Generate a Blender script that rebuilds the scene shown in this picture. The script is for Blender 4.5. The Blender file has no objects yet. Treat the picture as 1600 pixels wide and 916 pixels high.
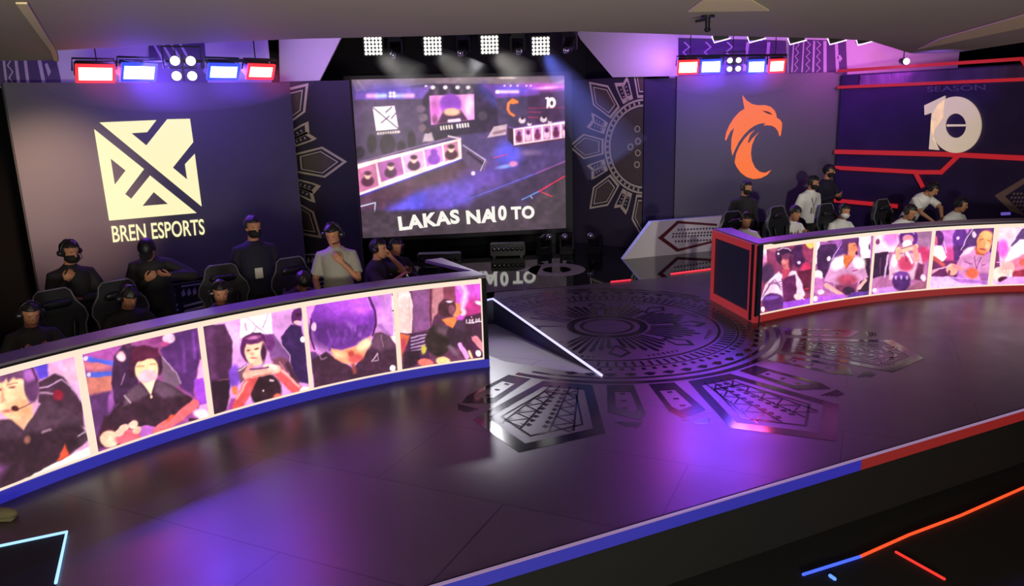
import bpy, bmesh, math, random
import numpy as np
from mathutils import Vector, Matrix

random.seed(7)
SC = bpy.context.scene
COL = SC.collection

# ------------------------------------------------------------------ camera
FPX, TILT, ROLL, EYE = 1180.0, math.radians(13.3), math.radians(1.6), 3.0
cR0 = Vector((1, 0, 0)); cU0 = Vector((0, math.sin(TILT), math.cos(TILT)))
cF = Vector((0, math.cos(TILT), -math.sin(TILT)))
cR = cR0 * math.cos(ROLL) - cU0 * math.sin(ROLL)
cU = cU0 * math.cos(ROLL) + cR0 * math.sin(ROLL)
cam = bpy.data.objects.new('camera', bpy.data.cameras.new('camera'))
COL.objects.link(cam)
cam.data.sensor_width = 36.0
cam.data.lens = FPX / 1600 * 36.0
cam.data.clip_start = 0.05
cam.matrix_world = Matrix(((cR.x, cU.x, -cF.x, 0), (cR.y, cU.y, -cF.y, 0), (cR.z, cU.z, -cF.z, EYE), (0, 0, 0, 1)))
SC.camera = cam
SC.view_settings.view_transform = 'Standard'
SC.view_settings.look = 'None'
SC.view_settings.gamma = 1.0
SC.view_settings.use_curve_mapping = False
SC.view_settings.exposure = 0.0
SC.cycles.max_bounces = 6
SC.cycles.volume_bounces = 0
SC.cycles.sample_clamp_indirect = 4.0
SC.cycles.use_denoising = True

# ------------------------------------------------------------------ light
def lin(c):
    out = []
    for x in c[:3]:
        x = x / 255.0
        out.append(x / 12.92 if x <= 0.04045 else ((x + 0.055) / 1.055) ** 2.4)
    return tuple(out) + (1.0,)

world = bpy.data.worlds.new('hall_ambience'); SC.world = world
world.use_nodes = True
world.node_tree.nodes['Background'].inputs['Color'].default_value = lin((158, 142, 152))
world.node_tree.nodes['Background'].inputs['Strength'].default_value = 0.42

def aim(o, loc, target):
    o.location = loc
    d = Vector(target) - Vector(loc)
    o.rotation_euler = d.to_track_quat('-Z', 'Y').to_euler()

def area(name, loc, target, color, power, sx, sy, spread=120):
    l = bpy.data.lights.new(name, 'AREA'); l.shape = 'RECTANGLE'
    l.size = sx; l.size_y = sy; l.color = color; l.energy = power; l.spread = math.radians(spread)
    o = bpy.data.objects.new(name, l); COL.objects.link(o); aim(o, loc, target); return o

def spot(name, loc, target, color, power, angle=40, blend=0.6, rad=0.05):
    l = bpy.data.lights.new(name, 'SPOT'); l.spot_size = math.radians(angle); l.spot_blend = blend
    l.color = color; l.energy = power; l.shadow_soft_size = rad
    o = bpy.data.objects.new(name, l); COL.objects.link(o); aim(o, loc, target); return o

# stage light over the players and the season wall, with an added ceiling fill
BLUE, RED, PURPLE, WARM = (0.10, 0.08, 1.0), (1.0, 0.06, 0.10), (0.52, 0.12, 1.0), (1.0, 0.80, 0.62)
area('house_light_front', (-1.5, 1.0, 3.6), (-2.0, 9.5, 0.9), WARM, 27, 1.4, 0.5, 120)
area('ceiling_fill', (0.5, -3.5, 1.0), (1.0, 5.0, 3.9), (1.0, 0.95, 0.78), 290, 3.0, 1.0, 120)  # unseen fill added behind the camera to brighten the ceiling
spot('warm_wall_light', (-2.8, 4.8, 3.68), (-6.3, 10.8, 1.95), (1.0, 0.62, 0.42), 3000, 23, 1.0, 0.1)
spot('player_key_right', (7.2, 6.0, 3.6), (6.0, 13.2, 1.35), (1.0, 0.97, 0.86), 850, 44, 0.8, 0.12)
spot('season_sign_light', (6.8, 9.5, 3.5), (8.1, 14.2, 3.1), (1.0, 0.85, 0.7), 60, 36, 1.0, 0.08)
spot('cloth_light', (6.6, 11.8, 3.5), (7.7, 14.7, 3.55), (0.3, 0.12, 1.0), 160, 60, 1.0, 0.08)

spot('truss_downlight', (-0.6, 16.0, 4.3), (-0.1, 9.4, 0), (0.93, 0.92, 1.0), 900, 22, 1.0, 0.15)
# ------------------------------------------------------------------ helpers
def ray(u, v):
    return cF * FPX + cR * (u - 800) + cU * (458 - v)
def level(u, v, z=0.0):
    """the point seen at photo pixel (u, v) on the level plane at height z"""
    d = ray(u, v); return Vector((0, 0, EYE)) + d * ((z - EYE) / d.z)
class Wall:
    """upright plane through two floor points; maps measured pixels to (s, z) on it"""
    def __init__(self, a, b):
        self.a = Vector((a[0], a[1], 0)); self.e = (Vector((b[0], b[1], 0)) - self.a)
        self.L = self.e.length; self.e.normalize()
        self.n = Vector((self.e.y, -self.e.x, 0))
        if self.n.y > 0: self.n = -self.n
    def sz(self, u, v):
        d = ray(u, v); o = Vector((0, 0, EYE))
        p = o + d * (self.n.dot(self.a - o) / self.n.dot(d))
        return ((p - self.a).dot(self.e), p.z)
    def P(self, s, z, off=0.0):
        return self.a + self.e * s + Vector((0, 0, z)) + self.n * off
    def px(self, u, v, off=0.0):
        s, z = self.sz(u, v); return self.P(s, z, off)

_M = {}
def mat(name, rgb=(128, 128, 128), rough=0.6, metal=0.0, emit=None, strength=1.0, var=0.12, scale=8.0, spec=0.5, coat=0.0):
    if name in _M: return _M[name]
    m = bpy.data.materials.new(name); m.use_nodes = True
    nt = m.node_tree; b = nt.nodes['Principled BSDF']
    b.inputs['Roughness'].default_value = rough; b.inputs['Metallic'].default_value = metal
    b.inputs['Specular IOR Level'].default_value = spec
    b.inputs['Coat Weight'].default_value = coat
    c = lin(rgb)
    if var > 0 and emit is None:
        tc = nt.nodes.new('ShaderNodeTexCoord'); nz = nt.nodes.new('ShaderNodeTexNoise')
        nz.inputs['Scale'].default_value = scale; nz.inputs['Detail'].default_value = 3
        nt.links.new(tc.outputs['Object'], nz.inputs['Vector'])
        mx = nt.nodes.new('ShaderNodeMix'); mx.data_type = 'RGBA'
        mx.inputs[6].default_value = tuple(x * (1 - var) for x in c[:3]) + (1,)
        mx.inputs[7].default_value = tuple(min(1, x * (1 + var)) for x in c[:3]) + (1,)
        nt.links.new(nz.outputs['Fac'], mx.inputs[0]); nt.links.new(mx.outputs[2], b.inputs['Base Color'])
    else:
        b.inputs['Base Color'].default_value = c
    if emit is not None:
        b.inputs['Emission Color'].default_value = lin(emit)
        b.inputs['Emission Strength'].default_value = strength
        b.inputs['Base Color'].default_value = (0.02, 0.02, 0.02, 1)
    _M[name] = m; return m

def link(name, bm_or_me, m=None, parent=None, smooth=False):
    if isinstance(bm_or_me, bmesh.types.BMesh):
        bmesh.ops.recalc_face_normals(bm_or_me, faces=bm_or_me.faces)
        me = bpy.data.meshes.new(name); bm_or_me.to_mesh(me); bm_or_me.free()
    else: me = bm_or_me
    if m is not None:
        for k in (m if isinstance(m, (list, tuple)) else [m]): me.materials.append(k)
    if smooth:
        for p in me.polygons: p.use_smooth = True
    o = bpy.data.objects.new(name, me); COL.objects.link(o)
    if parent is not None: o.parent = parent
    return o
def tag(o, label=None, cat=None, group=None, kind=None):
    if label: o['label'] = label
    if cat: o['category'] = cat
    if group: o['group'] = group
    if kind: o['kind'] = kind
    return o
def empty(name, loc=(0, 0, 0), rz=0.0):
    o = bpy.data.objects.new(name, None); o.empty_display_size = 0.1
    COL.objects.link(o); o.location = loc; o.rotation_euler = (0, 0, rz); return o
def struct(name, bm, m, smooth=False):
    o = link(name, bm, m, None, smooth); o['kind'] = 'structure'; return o
def copy_tree(o, parent=None):
    c = o.copy(); COL.objects.link(c)
    if parent is not None: c.parent = parent
    for ch in o.children: copy_tree(ch, c)
    return c

def prism(bm, pts, off):
    """closed slab: polygon pts (list of Vector), pushed by vector off"""
    a = [bm.verts.new(p) for p in pts]; b = [bm.verts.new(Vector(p) + off) for p in pts]
    n = len(a)
    bm.faces.new(a); bm.faces.new(b[::-1])
    for i in range(n):
        j = (i + 1) % n; bm.faces.new((a[i], b[i], b[j], a[j]))
    return bm
def box(bm, c, s, rz=0.0, bevel=0.0, M=None):
    r = bmesh.ops.create_cube(bm, size=1.0)
    vs = r['verts']
    bmesh.ops.scale(bm, vec=s, verts=vs)
    if bevel > 0:
        es = list({e for v in vs for e in v.link_edges})
        rr = bmesh.ops.bevel(bm, geom=es, offset=bevel, segments=2, affect='EDGES', clamp_overlap=True)
        vs = list({v for f in rr['faces'] for v in f.verts} | {v for v in vs if v.is_valid})
    T = Matrix.Translation(Vector(c)) @ Matrix.Rotation(rz, 4, 'Z')
    if M is not None: T = M @ T
    bmesh.ops.transform(bm, matrix=T, verts=vs)
    return bm
def ringloft(bm, rings, cap=True):
    """rings: list of equal-length vertex position lists"""
    R = [[bm.verts.new(p) for p in r] for r in rings]; n = len(R[0])
    for a, b in zip(R, R[1:]):
        for i in range(n):
            j = (i + 1) % n; bm.faces.new((a[i], a[j], b[j], b[i]))
    if cap:
        bm.faces.new(R[0][::-1]); bm.faces.new(R[-1])
    return bm
def tube(bm, pts, rad, seg=10, round_ends=True, flat=1.0):
    pts = [Vector(p) for p in pts]
    rad = [rad] * len(pts) if not isinstance(rad, (list, tuple)) else list(rad)
    if round_ends and len(pts) >= 2:
        d0 = (pts[0] - pts[1]).normalized(); d1 = (pts[-1] - pts[-2]).normalized()
        pre, prr, post, por = [], [], [], []
        for t in (0.97, 0.75, 0.4):
            pre.append(pts[0] + d0 * rad[0] * t); prr.append(rad[0] * math.sqrt(max(0.02, 1 - t * t)))
        for t in (0.4, 0.75, 0.97):
            post.append(pts[-1] + d1 * rad[-1] * t); por.append(rad[-1] * math.sqrt(max(0.02, 1 - t * t)))
        pts = pre + pts + post; rad = prr + rad + por
    rings = []; prev = None
    for i, p in enumerate(pts):
        d = (pts[min(i + 1, len(pts) - 1)] - pts[max(i - 1, 0)])
        if d.length < 1e-9: d = Vector((0, 0, 1))
        d.normalize()
        if prev is None:
            u = d.orthogonal().normalized()
        else:
            u = (prev - d * prev.dot(d))
            u = u.normalized() if u.length > 1e-6 else d.orthogonal().normalized()
        prev = u; w = d.cross(u)
        rings.append([p + (u * math.cos(a) + w * math.sin(a) * flat) * rad[i] for a in [2 * math.pi * k / seg for k in range(seg)]])
    return ringloft(bm, rings)
def ball(bm, c, r, seg=16, rot=None):
    rr = bmesh.ops.create_uvsphere(bm, u_segments=seg, v_segments=max(6, seg // 2), radius=1.0)
    M = Matrix.Translation(Vector(c)) @ (rot.to_4x4() if rot else Matrix.Identity(4)) @ Matrix.Diagonal((r[0], r[1], r[2], 1))
    bmesh.ops.transform(bm, matrix=M, verts=rr['verts']); return bm
def cyl(bm, a, b, r, seg=16, r2=None):
    return tube(bm, [a, b], [r, r if r2 is None else r2], seg, round_ends=False)
def N(): return bmesh.new()

def text_mesh(body, weight=0.0, extrude=0.004, space=1.0):
    cu = bpy.data.curves.new('lettering', 'FONT'); cu.body = body; cu.size = 1.0
    cu.offset = weight; cu.extrude = extrude; cu.resolution_u = 4; cu.space_character = space
    o = bpy.data.objects.new('lettering', cu); COL.objects.link(o)
    dg = bpy.context.evaluated_depsgraph_get(); dg.update()
    me = bpy.data.meshes.new_from_object(o.evaluated_get(dg))
    bpy.data.objects.remove(o); bpy.data.curves.remove(cu)
    me.materials.clear()
    return me
def text_on(name, body, wall, quad, m, parent, weight=0.02, off=0.012, depth=0.01, space=1.0):
    """lettering fitted on wall between pixel corners quad = (bottom-left, bottom-right, top-left)"""
    me = text_mesh(body, weight, 0.5, space)
    co = np.array([v.co[:] for v in me.vertices]); lo = co.min(0); hi = co.max(0)
    bl, br, tl = [Vector(wall.sz(*q)) for q in quad]
    for v in me.vertices:
        s = (v.co.x - lo[0]) / (hi[0] - lo[0]); t = (v.co.y - lo[1]) / (hi[1] - lo[1])
        q = bl + (br - bl) * s + (tl - bl) * t
        v.co = wall.P(q.x, q.y, off + (depth if v.co.z > 0 else 0.0))
    return link(name, me, m, parent)
# ------------------------------------------------------------------ room shell
M_soffit = mat('painted_soffit', (178, 168, 158), 0.8, var=0.04, scale=1.5)
M_black = mat('black_drape', (16, 14, 19), 0.9, var=0.2, scale=3)
M_header = mat('white_painted_header', (205, 196, 205), 0.75, var=0.03)
M_under = mat('matt_black_floor', (13, 13, 12), 0.85, var=0.2)

def floor_mat(name, rgb, rough, seams=True):
    m = bpy.data.materials.new(name); m.use_nodes = True; nt = m.node_tree; b = nt.nodes['Principled BSDF']
    tc = nt.nodes.new('ShaderNodeTexCoord'); mp = nt.nodes.new('ShaderNodeMapping')
    mp.inputs['Rotation'].default_value = (0, 0, math.radians(25))
    nt.links.new(tc.outputs['Object'], mp.inputs['Vector'])
    br = nt.nodes.new('ShaderNodeTexBrick'); br.offset = 0.5
    br.inputs['Scale'].default_value = 1.0; br.inputs['Brick Width'].default_value = 2.4
    br.inputs['Row Height'].default_value = 1.22; br.inputs['Mortar Size'].default_value = 0.006 if seams else 0.0
    c = lin(rgb)
    br.inputs['Color1'].default_value = c
    br.inputs['Color2'].default_value = tuple(x * 0.86 for x in c[:3]) + (1,)
    br.inputs['Mortar'].default_value = tuple(x * 0.25 for x in c[:3]) + (1,)
    nt.links.new(mp.outputs['Vector'], br.inputs['Vector'])
    nt.links.new(br.outputs['Color'], b.inputs['Base Color'])
    nz = nt.nodes.new('ShaderNodeTexNoise'); nz.inputs['Scale'].default_value = 2.3; nz.inputs['Detail'].default_value = 5
    nt.links.new(tc.outputs['Object'], nz.inputs['Vector'])
    mr = nt.nodes.new('ShaderNodeMapRange')
    mr.inputs['To Min'].default_value = rough * 0.8; mr.inputs['To Max'].default_value = rough * 1.25
    nt.links.new(nz.outputs['Fac'], mr.inputs['Value']); nt.links.new(mr.outputs['Result'], b.inputs['Roughness'])
    b.inputs['Specular IOR Level'].default_value = 0.5
    return m
M_stage = floor_mat('laminated_stage_floor', (78, 67, 69), 0.33)
M_gloss = floor_mat('black_gloss_acrylic', (14, 13, 15), 0.035, seams=False)
M_ramp = floor_mat('grey_ramp_laminate', (156, 148, 154), 0.42)

edgeA = level(720, 903); edgeB = level(1600, 640)
d_ = (edgeB - edgeA).normalized()
fA = edgeA - d_ * 3.2; fB = edgeB + d_ * 4.0
# ramp down to the back, left of the neon edge
rA = Vector((1.02, 8.35, 0)); rB = Vector((-0.32, 12.26, 0)); rC = Vector((-1.62, 12.26, 0)); rE = Vector((-1.05, 10.25, 0)); rD = Vector((-0.12, 8.98, 0))
gl = [level(560, 480), level(765, 462), level(955, 441.5), level(1115, 426), level(1230, 416)]
gl[0] = Vector((-6.5, 12.45, 0)); gl[1] = Vector((-0.6, 12.75, 0)); gl[4] = Vector((5.9, 15.0, 0))
ST = -0.6
bm = N()
outline = [fA, fB, Vector((11.5, 13.5, 0)), gl[4], gl[3], gl[2], gl[1], Vector((-1.62, 12.7, 0)), rC, rE, rD, rA, rB, Vector((-0.3, 12.72, 0))]
# the floor is cut in two simple pieces along the ramp
p1 = [fA, fB, Vector((11.5, 13.5, 0)), gl[4], gl[3], gl[2], Vector((-0.3, 12.77, 0)), rB, rA]
p2 = [fA, rA, rD, rE, rC, Vector((-1.62, 12.7, 0)), Vector((-6.5, 12.45, 0)), Vector((-6.5, 4.0, 0)), Vector((-4.6, 2.0, 0))]
for p in (p1, p2): prism(bm, p, Vector((0, 0, -0.04)))
fl_o = struct('floor', bm, M_stage)
bm = N()
prism(bm, [gl[0], gl[1], gl[2], gl[3], gl[4], Vector((5.9, 18.6, 0)), Vector((-6.5, 18.6, 0))], Vector((0, 0, -0.04)))
struct('floor_gloss_strip', bm, M_gloss)
bm = N()
rz = lambda p: Vector((p.x, p.y, -0.42 * max(0, min(1, (p.y - 8.6) / 3.6))))
prism(bm, [rz(rA), rz(rB), rz(rC), rz(rE), rz(rD)], Vector((0, 0, -0.04)))
struct('floor_ramp', bm, M_ramp)
bm = N(); prism(bm, [rA, rB, rB + Vector((0, 0, -0.46)), rA + Vector((0, 0, -0.04))], Vector((0.03, 0.01, 0)))
prism(bm, [rB, Vector((-1.62, 12.26, 0)), Vector((-1.62, 12.26, -0.46)), rB + Vector((0, 0, -0.46))], Vector((0, 0.03, 0)))
struct('trim_1', bm, mat('ramp_riser', (60, 62, 90), 0.5))  # blue of the neon glow is put into the riser colour
bm = N(); prism(bm, [fA, fB, fB + Vector((0, 0, ST)), fA + Vector((0, 0, ST))], Vector((-d_.y, d_.x, 0)) * 0.03)
struct('wall_stage_front', bm, M_under)
bm = N(); prism(bm, [Vector((-12, -6, ST)), Vector((16, -6, ST)), Vector((16, 20, ST)), Vector((-12, 20, ST))], Vector((0, 0, -0.05)))
struct('ground', bm, M_under)

# the lit edge of the stage: white lip, blue and red fascia bands
split = level(1365, 728)
nrm = Vector((d_.y, -d_.x, 0))
lip = empty('stage_edge_trim', fA)
tag(lip, 'long white lip with a blue then red light band along the front edge of the stage', 'stage trim')
def on_edge(p): return fA + d_ * (p - fA).dot(d_)
sp = on_edge(split)
bm = N(); prism(bm, [fA - nrm * 0.0, fB - nrm * 0.0, fB + nrm * 0.024, fA + nrm * 0.024], Vector((0, 0, 0.012)))
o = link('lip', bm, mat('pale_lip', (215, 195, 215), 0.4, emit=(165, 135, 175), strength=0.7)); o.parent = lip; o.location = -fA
for nm, a, b, c in (('blue_band', fA, sp, (34, 31, 150)), ('red_band', sp, fB, (124, 20, 20))):
    bm = N(); prism(bm, [a + nrm * 0.01, b + nrm * 0.01, b + nrm * 0.01 + Vector((0, 0, -0.095)), a + nrm * 0.01 + Vector((0, 0, -0.095))], nrm * 0.02)
    o = link(nm, bm, mat(nm + '_lit', c, emit=c, strength=1.0)); o.parent = lip; o.location = -fA

# neon strips
def strip(name, pts, rgb, w, label, strength=1.0, group=None, z=0.012):
    bm = N(); tube(bm, [Vector((p.x, p.y, p.z + z)) for p in pts], w, 8)
    o = link(name, bm, mat('neon_%d_%d_%d_%d' % (*rgb, int(strength * 10)), rgb, emit=rgb, strength=strength), smooth=True)
    return tag(o, label, 'light strip', group)
strip('neon_strip', [level(748, 473), level(770, 468)], (190, 190, 255), 0.016, 'short pale blue neon strip beside the end of the left booth', 1.2)
strip('neon_strip', [level(770, 468), level(940, 588)], (200, 195, 255), 0.016, 'long white neon strip along the top edge of the ramp', 1.5)
strip('neon_strip', [level(955, 441.5), level(985, 438.5)], (255, 50, 70), 0.015, 'short red neon strip on the back edge of the stage floor', 1.2)
strip('neon_strip', [level(1049, 429), level(1114, 421)], (255, 60, 80), 0.015, 'red neon strip beside the black end panel of the right booth', 1.2)
strip('neon_strip', [level(1255, 900, ST), level(1344, 872, ST)], (60, 90, 255), 0.012, 'blue neon strip on the ground below the stage edge', 1.6)
strip('neon_strip', [level(1344, 872, ST), level(1420, 838, ST), level(1500, 808, ST), level(1640, 746, ST)], (255, 70, 30), 0.012, 'long orange red neon strip on the ground below the stage edge', 1.6)
strip('neon_strip', [level(1400, 865, ST), level(1475, 907, ST)], (255, 50, 40), 0.011, 'short red branch strip below the long orange red neon strip', 1.2)
strip('neon_strip', [level(1297, 902, ST), level(1304, 907, ST)], (90, 140, 255), 0.014, 'tiny blue neon stub at the bottom edge below the blue strip', 1.6)
c0, c1, c2 = level(-60, 870), level(105, 835), level(88, 915)
bm = N(); prism(bm, [c0 + Vector((0, 0, 0.004)), c1 + Vector((0, 0, 0.004)), c2 + Vector((0, 0, 0.004)), Vector((c2.x - 0.1, c2.y - 0.35, 0.004)), Vector((c0.x - 0.1, c0.y - 0.9, 0.004))], Vector((0, 0, 0.006)))
tag(link('dark_cutout_sheet', bm, mat('void_black', (5, 5, 7), 0.95)), 'black sheet standing in for the dark step cutout inside the near left neon', 'floor panel')  # dark sheet put in for the void of a step cutout
strip('neon_strip', [c0, c1, c2], (150, 200, 255), 0.011, 'bent pale blue neon strip outlining the dark cutout in the near left corner', 1.6, z=0.02)
bm = N()
sh = level(4, 812)
ball(bm, (sh.x - 0.02, sh.y, 0.05), (0.15, 0.055, 0.05), 16)
box(bm, (sh.x - 0.03, sh.y, 0.012), (0.27, 0.10, 0.02), 0.0, 0.008)
tag(link('shoe', bm, mat('khaki_suede', (110, 104, 70), 0.8), smooth=True), 'khaki shoe toe lying on the stage floor above the near left neon corner', 'shoe')

# ceiling soffit: its broken far edge as measured
ZC = 3.80
edge = [(-140, 97), (0, 95), (92, 94), (84, 79), (300, 68), (460, 61), (640, 57), (900, 49), (1000, 52), (1120, 56), (1210, 58), (1300, 60), (1360, 64), (1425, 84), (1495, 82), (1600, 66), (1760, 45)]
epts = [level(u, v, ZC) for u, v in edge]
bm = N(); prism(bm, epts + [Vector((14, -5, ZC)), Vector((-12, -5, ZC))], Vector((0, 0, 0.12)))
struct('ceiling', bm, M_soffit)
# boards under the soffit; their lighter colour stands in for lit coves
M_cove = mat('cove_light_cream', (245, 228, 186), 0.7, var=0.03)
bm = N(); pp = [level(u, v, ZC) for u, v in ((24, 2), (42, 2), (88, 80), (91, 95), (84, 93), (79, 78))]
prism(bm, [p + Vector((0, 0, -0.005)) for p in pp], Vector((0, 0, -0.012))); struct('trim_2', bm, M_cove)
bm = N(); pp = [level(u, v, ZC) for u, v in ((1075, 15.5), (1202, 14), (1172, -4), (1100, -4))]
prism(bm, [p + Vector((0, 0, -0.005)) for p in pp], Vector((0, 0, -0.012))); struct('trim_3', bm, M_cove)
bm = N(); pp = [level(u, v, ZC) for u, v in ((1434, 76), (1468, 59), (1600, 21), (1700, -8), (1700, 18), (1600, 41))]
prism(bm, [p + Vector((0, 0, -0.005)) for p in pp], Vector((0, 0, -0.012))); struct('trim_4', bm, M_cove)
bm = N(); h = level(1106, 24, ZC)
cyl(bm, h + Vector((0, 0, 0.0)), h + Vector((0, 0, -0.02)), 0.06); cyl(bm, h + Vector((0, 0, -0.02)), h + Vector((0, 0, -0.11)), 0.022)
ball(bm, h + Vector((0, 0, -0.12)), (0.03, 0.03, 0.02)); tube(bm, [h + Vector((0, 0, -0.03)), h + Vector((-0.1, 0, -0.045))], 0.012)
tag(link('sprinkler_head', bm, mat('dark_metal', (40, 38, 42), 0.4, 0.6)), 'small dark sprinkler head hanging under the ceiling hatch', 'sprinkler')

# hall behind the set
bm = N(); prism(bm, [Vector((-12, 19, ST)), Vector((16, 19, ST)), Vector((16, 19, 5.6)), Vector((-12, 19, 5.6))], Vector((0, 0.1, 0))); struct('wall_back', bm, M_black)
bm = N(); prism(bm, [Vector((-9.5, -5, ST)), Vector((-9.5, 19, ST)), Vector((-9.5, 19, 5.6)), Vector((-9.5, -5, 5.6))], Vector((-0.1, 0, 0))); struct('wall_left', bm, M_black)
bm = N(); prism(bm, [Vector((14.5, -5, ST)), Vector((14.5, 19, ST)), Vector((14.5, 19, 5.6)), Vector((14.5, -5, 5.6))], Vector((0.1, 0, 0))); struct('wall_right', bm, M_black)
bm = N(); prism(bm, [Vector((-9.5, 7.9, 5.5)), Vector((14.5, 7.9, 5.5)), Vector((14.5, 19, 5.5)), Vector((-9.5, 19, 5.5))], Vector((0, 0, 0.1))); struct('ceiling_upper', bm, M_black)

# ------------------------------------------------------------------ walls of the set
def at_depth(u, v, y):
    d = ray(u, v); return Vector((0, 0, EYE)) + d * (y / d.y)
# left screen wall runs away to the right
a = at_depth(0, 196, 10.45); b = at_depth(452, 184, 12.65)
WL = Wall((a.x, a.y), (b.x, b.y))
WR = Wall((at_depth(1057, 168, 16.5).x, 16.5), (at_depth(1313, 160, 16.5).x, 16.5))
a = at_depth(548, 180, 17.0); b = at_depth(884, 172, 17.7)
WC = Wall((a.x, a.y), (b.x, b.y))
a = at_depth(1313, 160, 16.4); b = at_depth(1600, 152, 13.7)
WS = Wall((a.x, a.y), (b.x, b.y))
a = at_depth(438, 182, 13.7); b = at_depth(532, 182, 13.7)
WSL = Wall((a.x, 13.7), (b.x, 13.7))
a = at_depth(888, 172, 17.9); b = at_depth(1005, 172, 16.6)
WSR = Wall((a.x, a.y), (b.x, b.y))

def wall_slab(name, W, quad, m, thick=0.12, off=0.0, parent=None):
    bm = N(); prism(bm, [W.px(u, v, off) for u, v in quad], -W.n * thick)
    return link(name, bm, m, parent)
M_led = mat('unlit_led_surface', (80, 74, 90), 0.45, var=0.05, scale=40, spec=0.4)
M_logo = mat('logo_cream', emit=(253, 245, 190), strength=1.0)
M_orange = mat('logo_orange', emit=(246, 112, 46), strength=1.0)
M_white = mat('screen_white', emit=(250, 246, 238), strength=1.0)

def polys(name, W, plist, m, parent, off=0.006, th=0.006, T=None):
    bm = N()
    for p in plist:
        pts = [W.px(*(T(*q) if T else q), off) for q in p]
        prism(bm, pts, W.n * th)
    bm_o = link(name, bm, m, parent); return bm_o

ledL = empty('led_wall', (0, 0, 0))
tag(ledL, 'tall dark LED wall showing a cream square emblem and the words BREN ESPORTS', 'LED screen')
s0, z0 = WL.sz(4, 128); s1, _ = WL.sz(452, 126)
bm = N(); prism(bm, [WL.P(s0, 0.62), WL.P(s1, 0.62), WL.P(s1, 3.6), WL.P(s0, 3.6)], -WL.n * 0.12)
link('screen_surface', bm, M_led, ledL)
bm = N(); prism(bm, [WL.P(s0 - 0.02, 0.0, -0.14), WL.P(s1, 0.0, -0.14), WL.P(s1, 3.58, -0.14), WL.P(s0 - 0.02, 3.58, -0.14)], -WL.n * 0.1)
link('rear_frame', bm, mat('black_steel', (20, 20, 22), 0.5, 0.4), ledL)
TA = lambda X, Y: (120 + X / 3.982, 160 + Y / 3.982)
emb = [
    [(140, 125), (495, 110), (437, 186), (340, 192), (432, 268), (562, 105), (703, 102), (724, 247), (597, 406), (686, 480), (672, 385), (733, 320), (776, 648)],
    [(107, 166), (418, 415), (300, 570), (338, 600), (455, 455), (745, 688), (201, 736)],
]
# triangular windows are cut by splitting the lower piece around them
def with_hole(outer, hole, oi, hi):
    """keyhole polygon joining outer vertex oi to hole vertex hi"""
    o = outer[:oi + 1]; h = hole[hi:] + hole[:hi + 1]
    return o + h + outer[oi:]
low = emb[1]
low = with_hole(low, [(210, 350), (236, 512), (303, 424)], 0, 0)
k = low.index((745, 688))
low = with_hole(low, [(566, 632), (478, 558), (408, 645)], k, 0)
polys('emblem', WL, [emb[0], low], M_logo, ledL, T=TA)
text_on('lettering', 'BREN ESPORTS', WL, ((176.5, 379), (320, 366.5), (173.5, 353)), M_logo, ledL, weight=0.012)

ledR = empty('led_wall', (0, 0, 0))
tag(ledR, 'dark LED wall showing an orange bird head emblem above the right booth', 'LED screen')
bm = N(); prism(bm, [WR.P(0, 0.55), WR.P(WR.L, 0.55), WR.P(WR.L, 3.68), WR.P(0, 3.68)], -WR.n * 0.12)
link('screen_surface', bm, M_led, ledR)
bm = N(); prism(bm, [WR.P(0, 0.0, -0.14), WR.P(WR.L, 0.0, -0.14), WR.P(WR.L, 3.6, -0.14), WR.P(0, 3.6, -0.14)], -WR.n * 0.1)
link('rear_frame', bm, _M['black_steel'], ledR)
TB = lambda X, Y: (1110 + X / 6.107, 140 + Y / 6.107)
bird = [
    [(303, 52), (345, 105), (400, 140), (455, 150), (520, 148), (575, 165), (612, 200), (628, 240), (632, 268), (665, 290), (683, 320), (680, 370), (668, 445),
     (655, 440), (645, 400), (620, 365), (585, 345), (535, 340), (505, 345), (525, 320), (470, 325), (420, 345), (370, 380), (320, 430), (270, 500), (235, 570), (208, 632), (197, 560), (200, 470), (225, 365),
     (190, 400), (165, 450), (148, 490), (138, 475), (150, 410), (180, 340), (225, 270), (275, 215), (325, 182), (312, 120)],
    [(425, 385), (380, 430), (355, 500), (365, 512), (400, 465), (465, 405), (425, 455), (395, 530), (385, 610), (395, 680), (425, 745), (470, 785), (520, 795), (580, 768),
     (540, 815), (480, 845), (410, 855), (345, 835), (290, 795), (250, 740), (230, 695), (245, 610), (275, 545), (320, 475), (370, 420)],
]
polys('emblem', WR, bird, M_orange, ledR, T=TB)
polys('eye_slot', WR, [[(490, 203), (530, 205), (565, 218), (592, 242), (550, 232)]], mat('eye_dark', (70, 30, 50), 0.6), ledR, off=0.013, T=TB)

# season wall with the red light lines
sea = empty('season_wall', (0, 0, 0))
tag(sea, 'dark printed wall with glowing red lines and a big cream 10', 'stage wall')
M_print = mat('dark_print', (46, 28, 82), 0.5, var=0.45, scale=2.2)
bm = N(); prism(bm, [WS.P(0, 0.0), WS.P(WS.L + 3.5, 0.0), WS.P(WS.L + 3.5, 3.62), WS.P(0, 3.62)], -WS.n * 0.1)
link('wall_panel', bm, M_print, sea)
M_rl = mat('red_line_lit', emit=(190, 28, 40), strength=0.78)
def rline(pts, w=0.06):
    bm = N(); P = [WS.px(*p, 0.03) for p in pts]
    for a, b in zip(P, P[1:]):
        d = (b - a).normalized(); up = WS.n.cross(d).normalized() * w / 2
        prism(bm, [a - up - d * w * .3, b - up + d * w * .3, b + up + d * w * .3, a + up - d * w * .3], WS.n * 0.03)
    link('red_light_line', bm, M_rl, sea)
rline([(1312, 111), (1598, 92), (1606, 104)]); rline([(1312, 136.5), (1600, 124)])
rline([(1308, 237), (1480, 241), (1640, 249)], 0.09)
rline([(1308, 262), (1440, 269), (1472, 269), (1497, 245)], 0.08); rline([(1432, 270), (1443, 291)], 0.07); rline([(1306, 313), (1402, 322)], 0.08)
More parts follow.
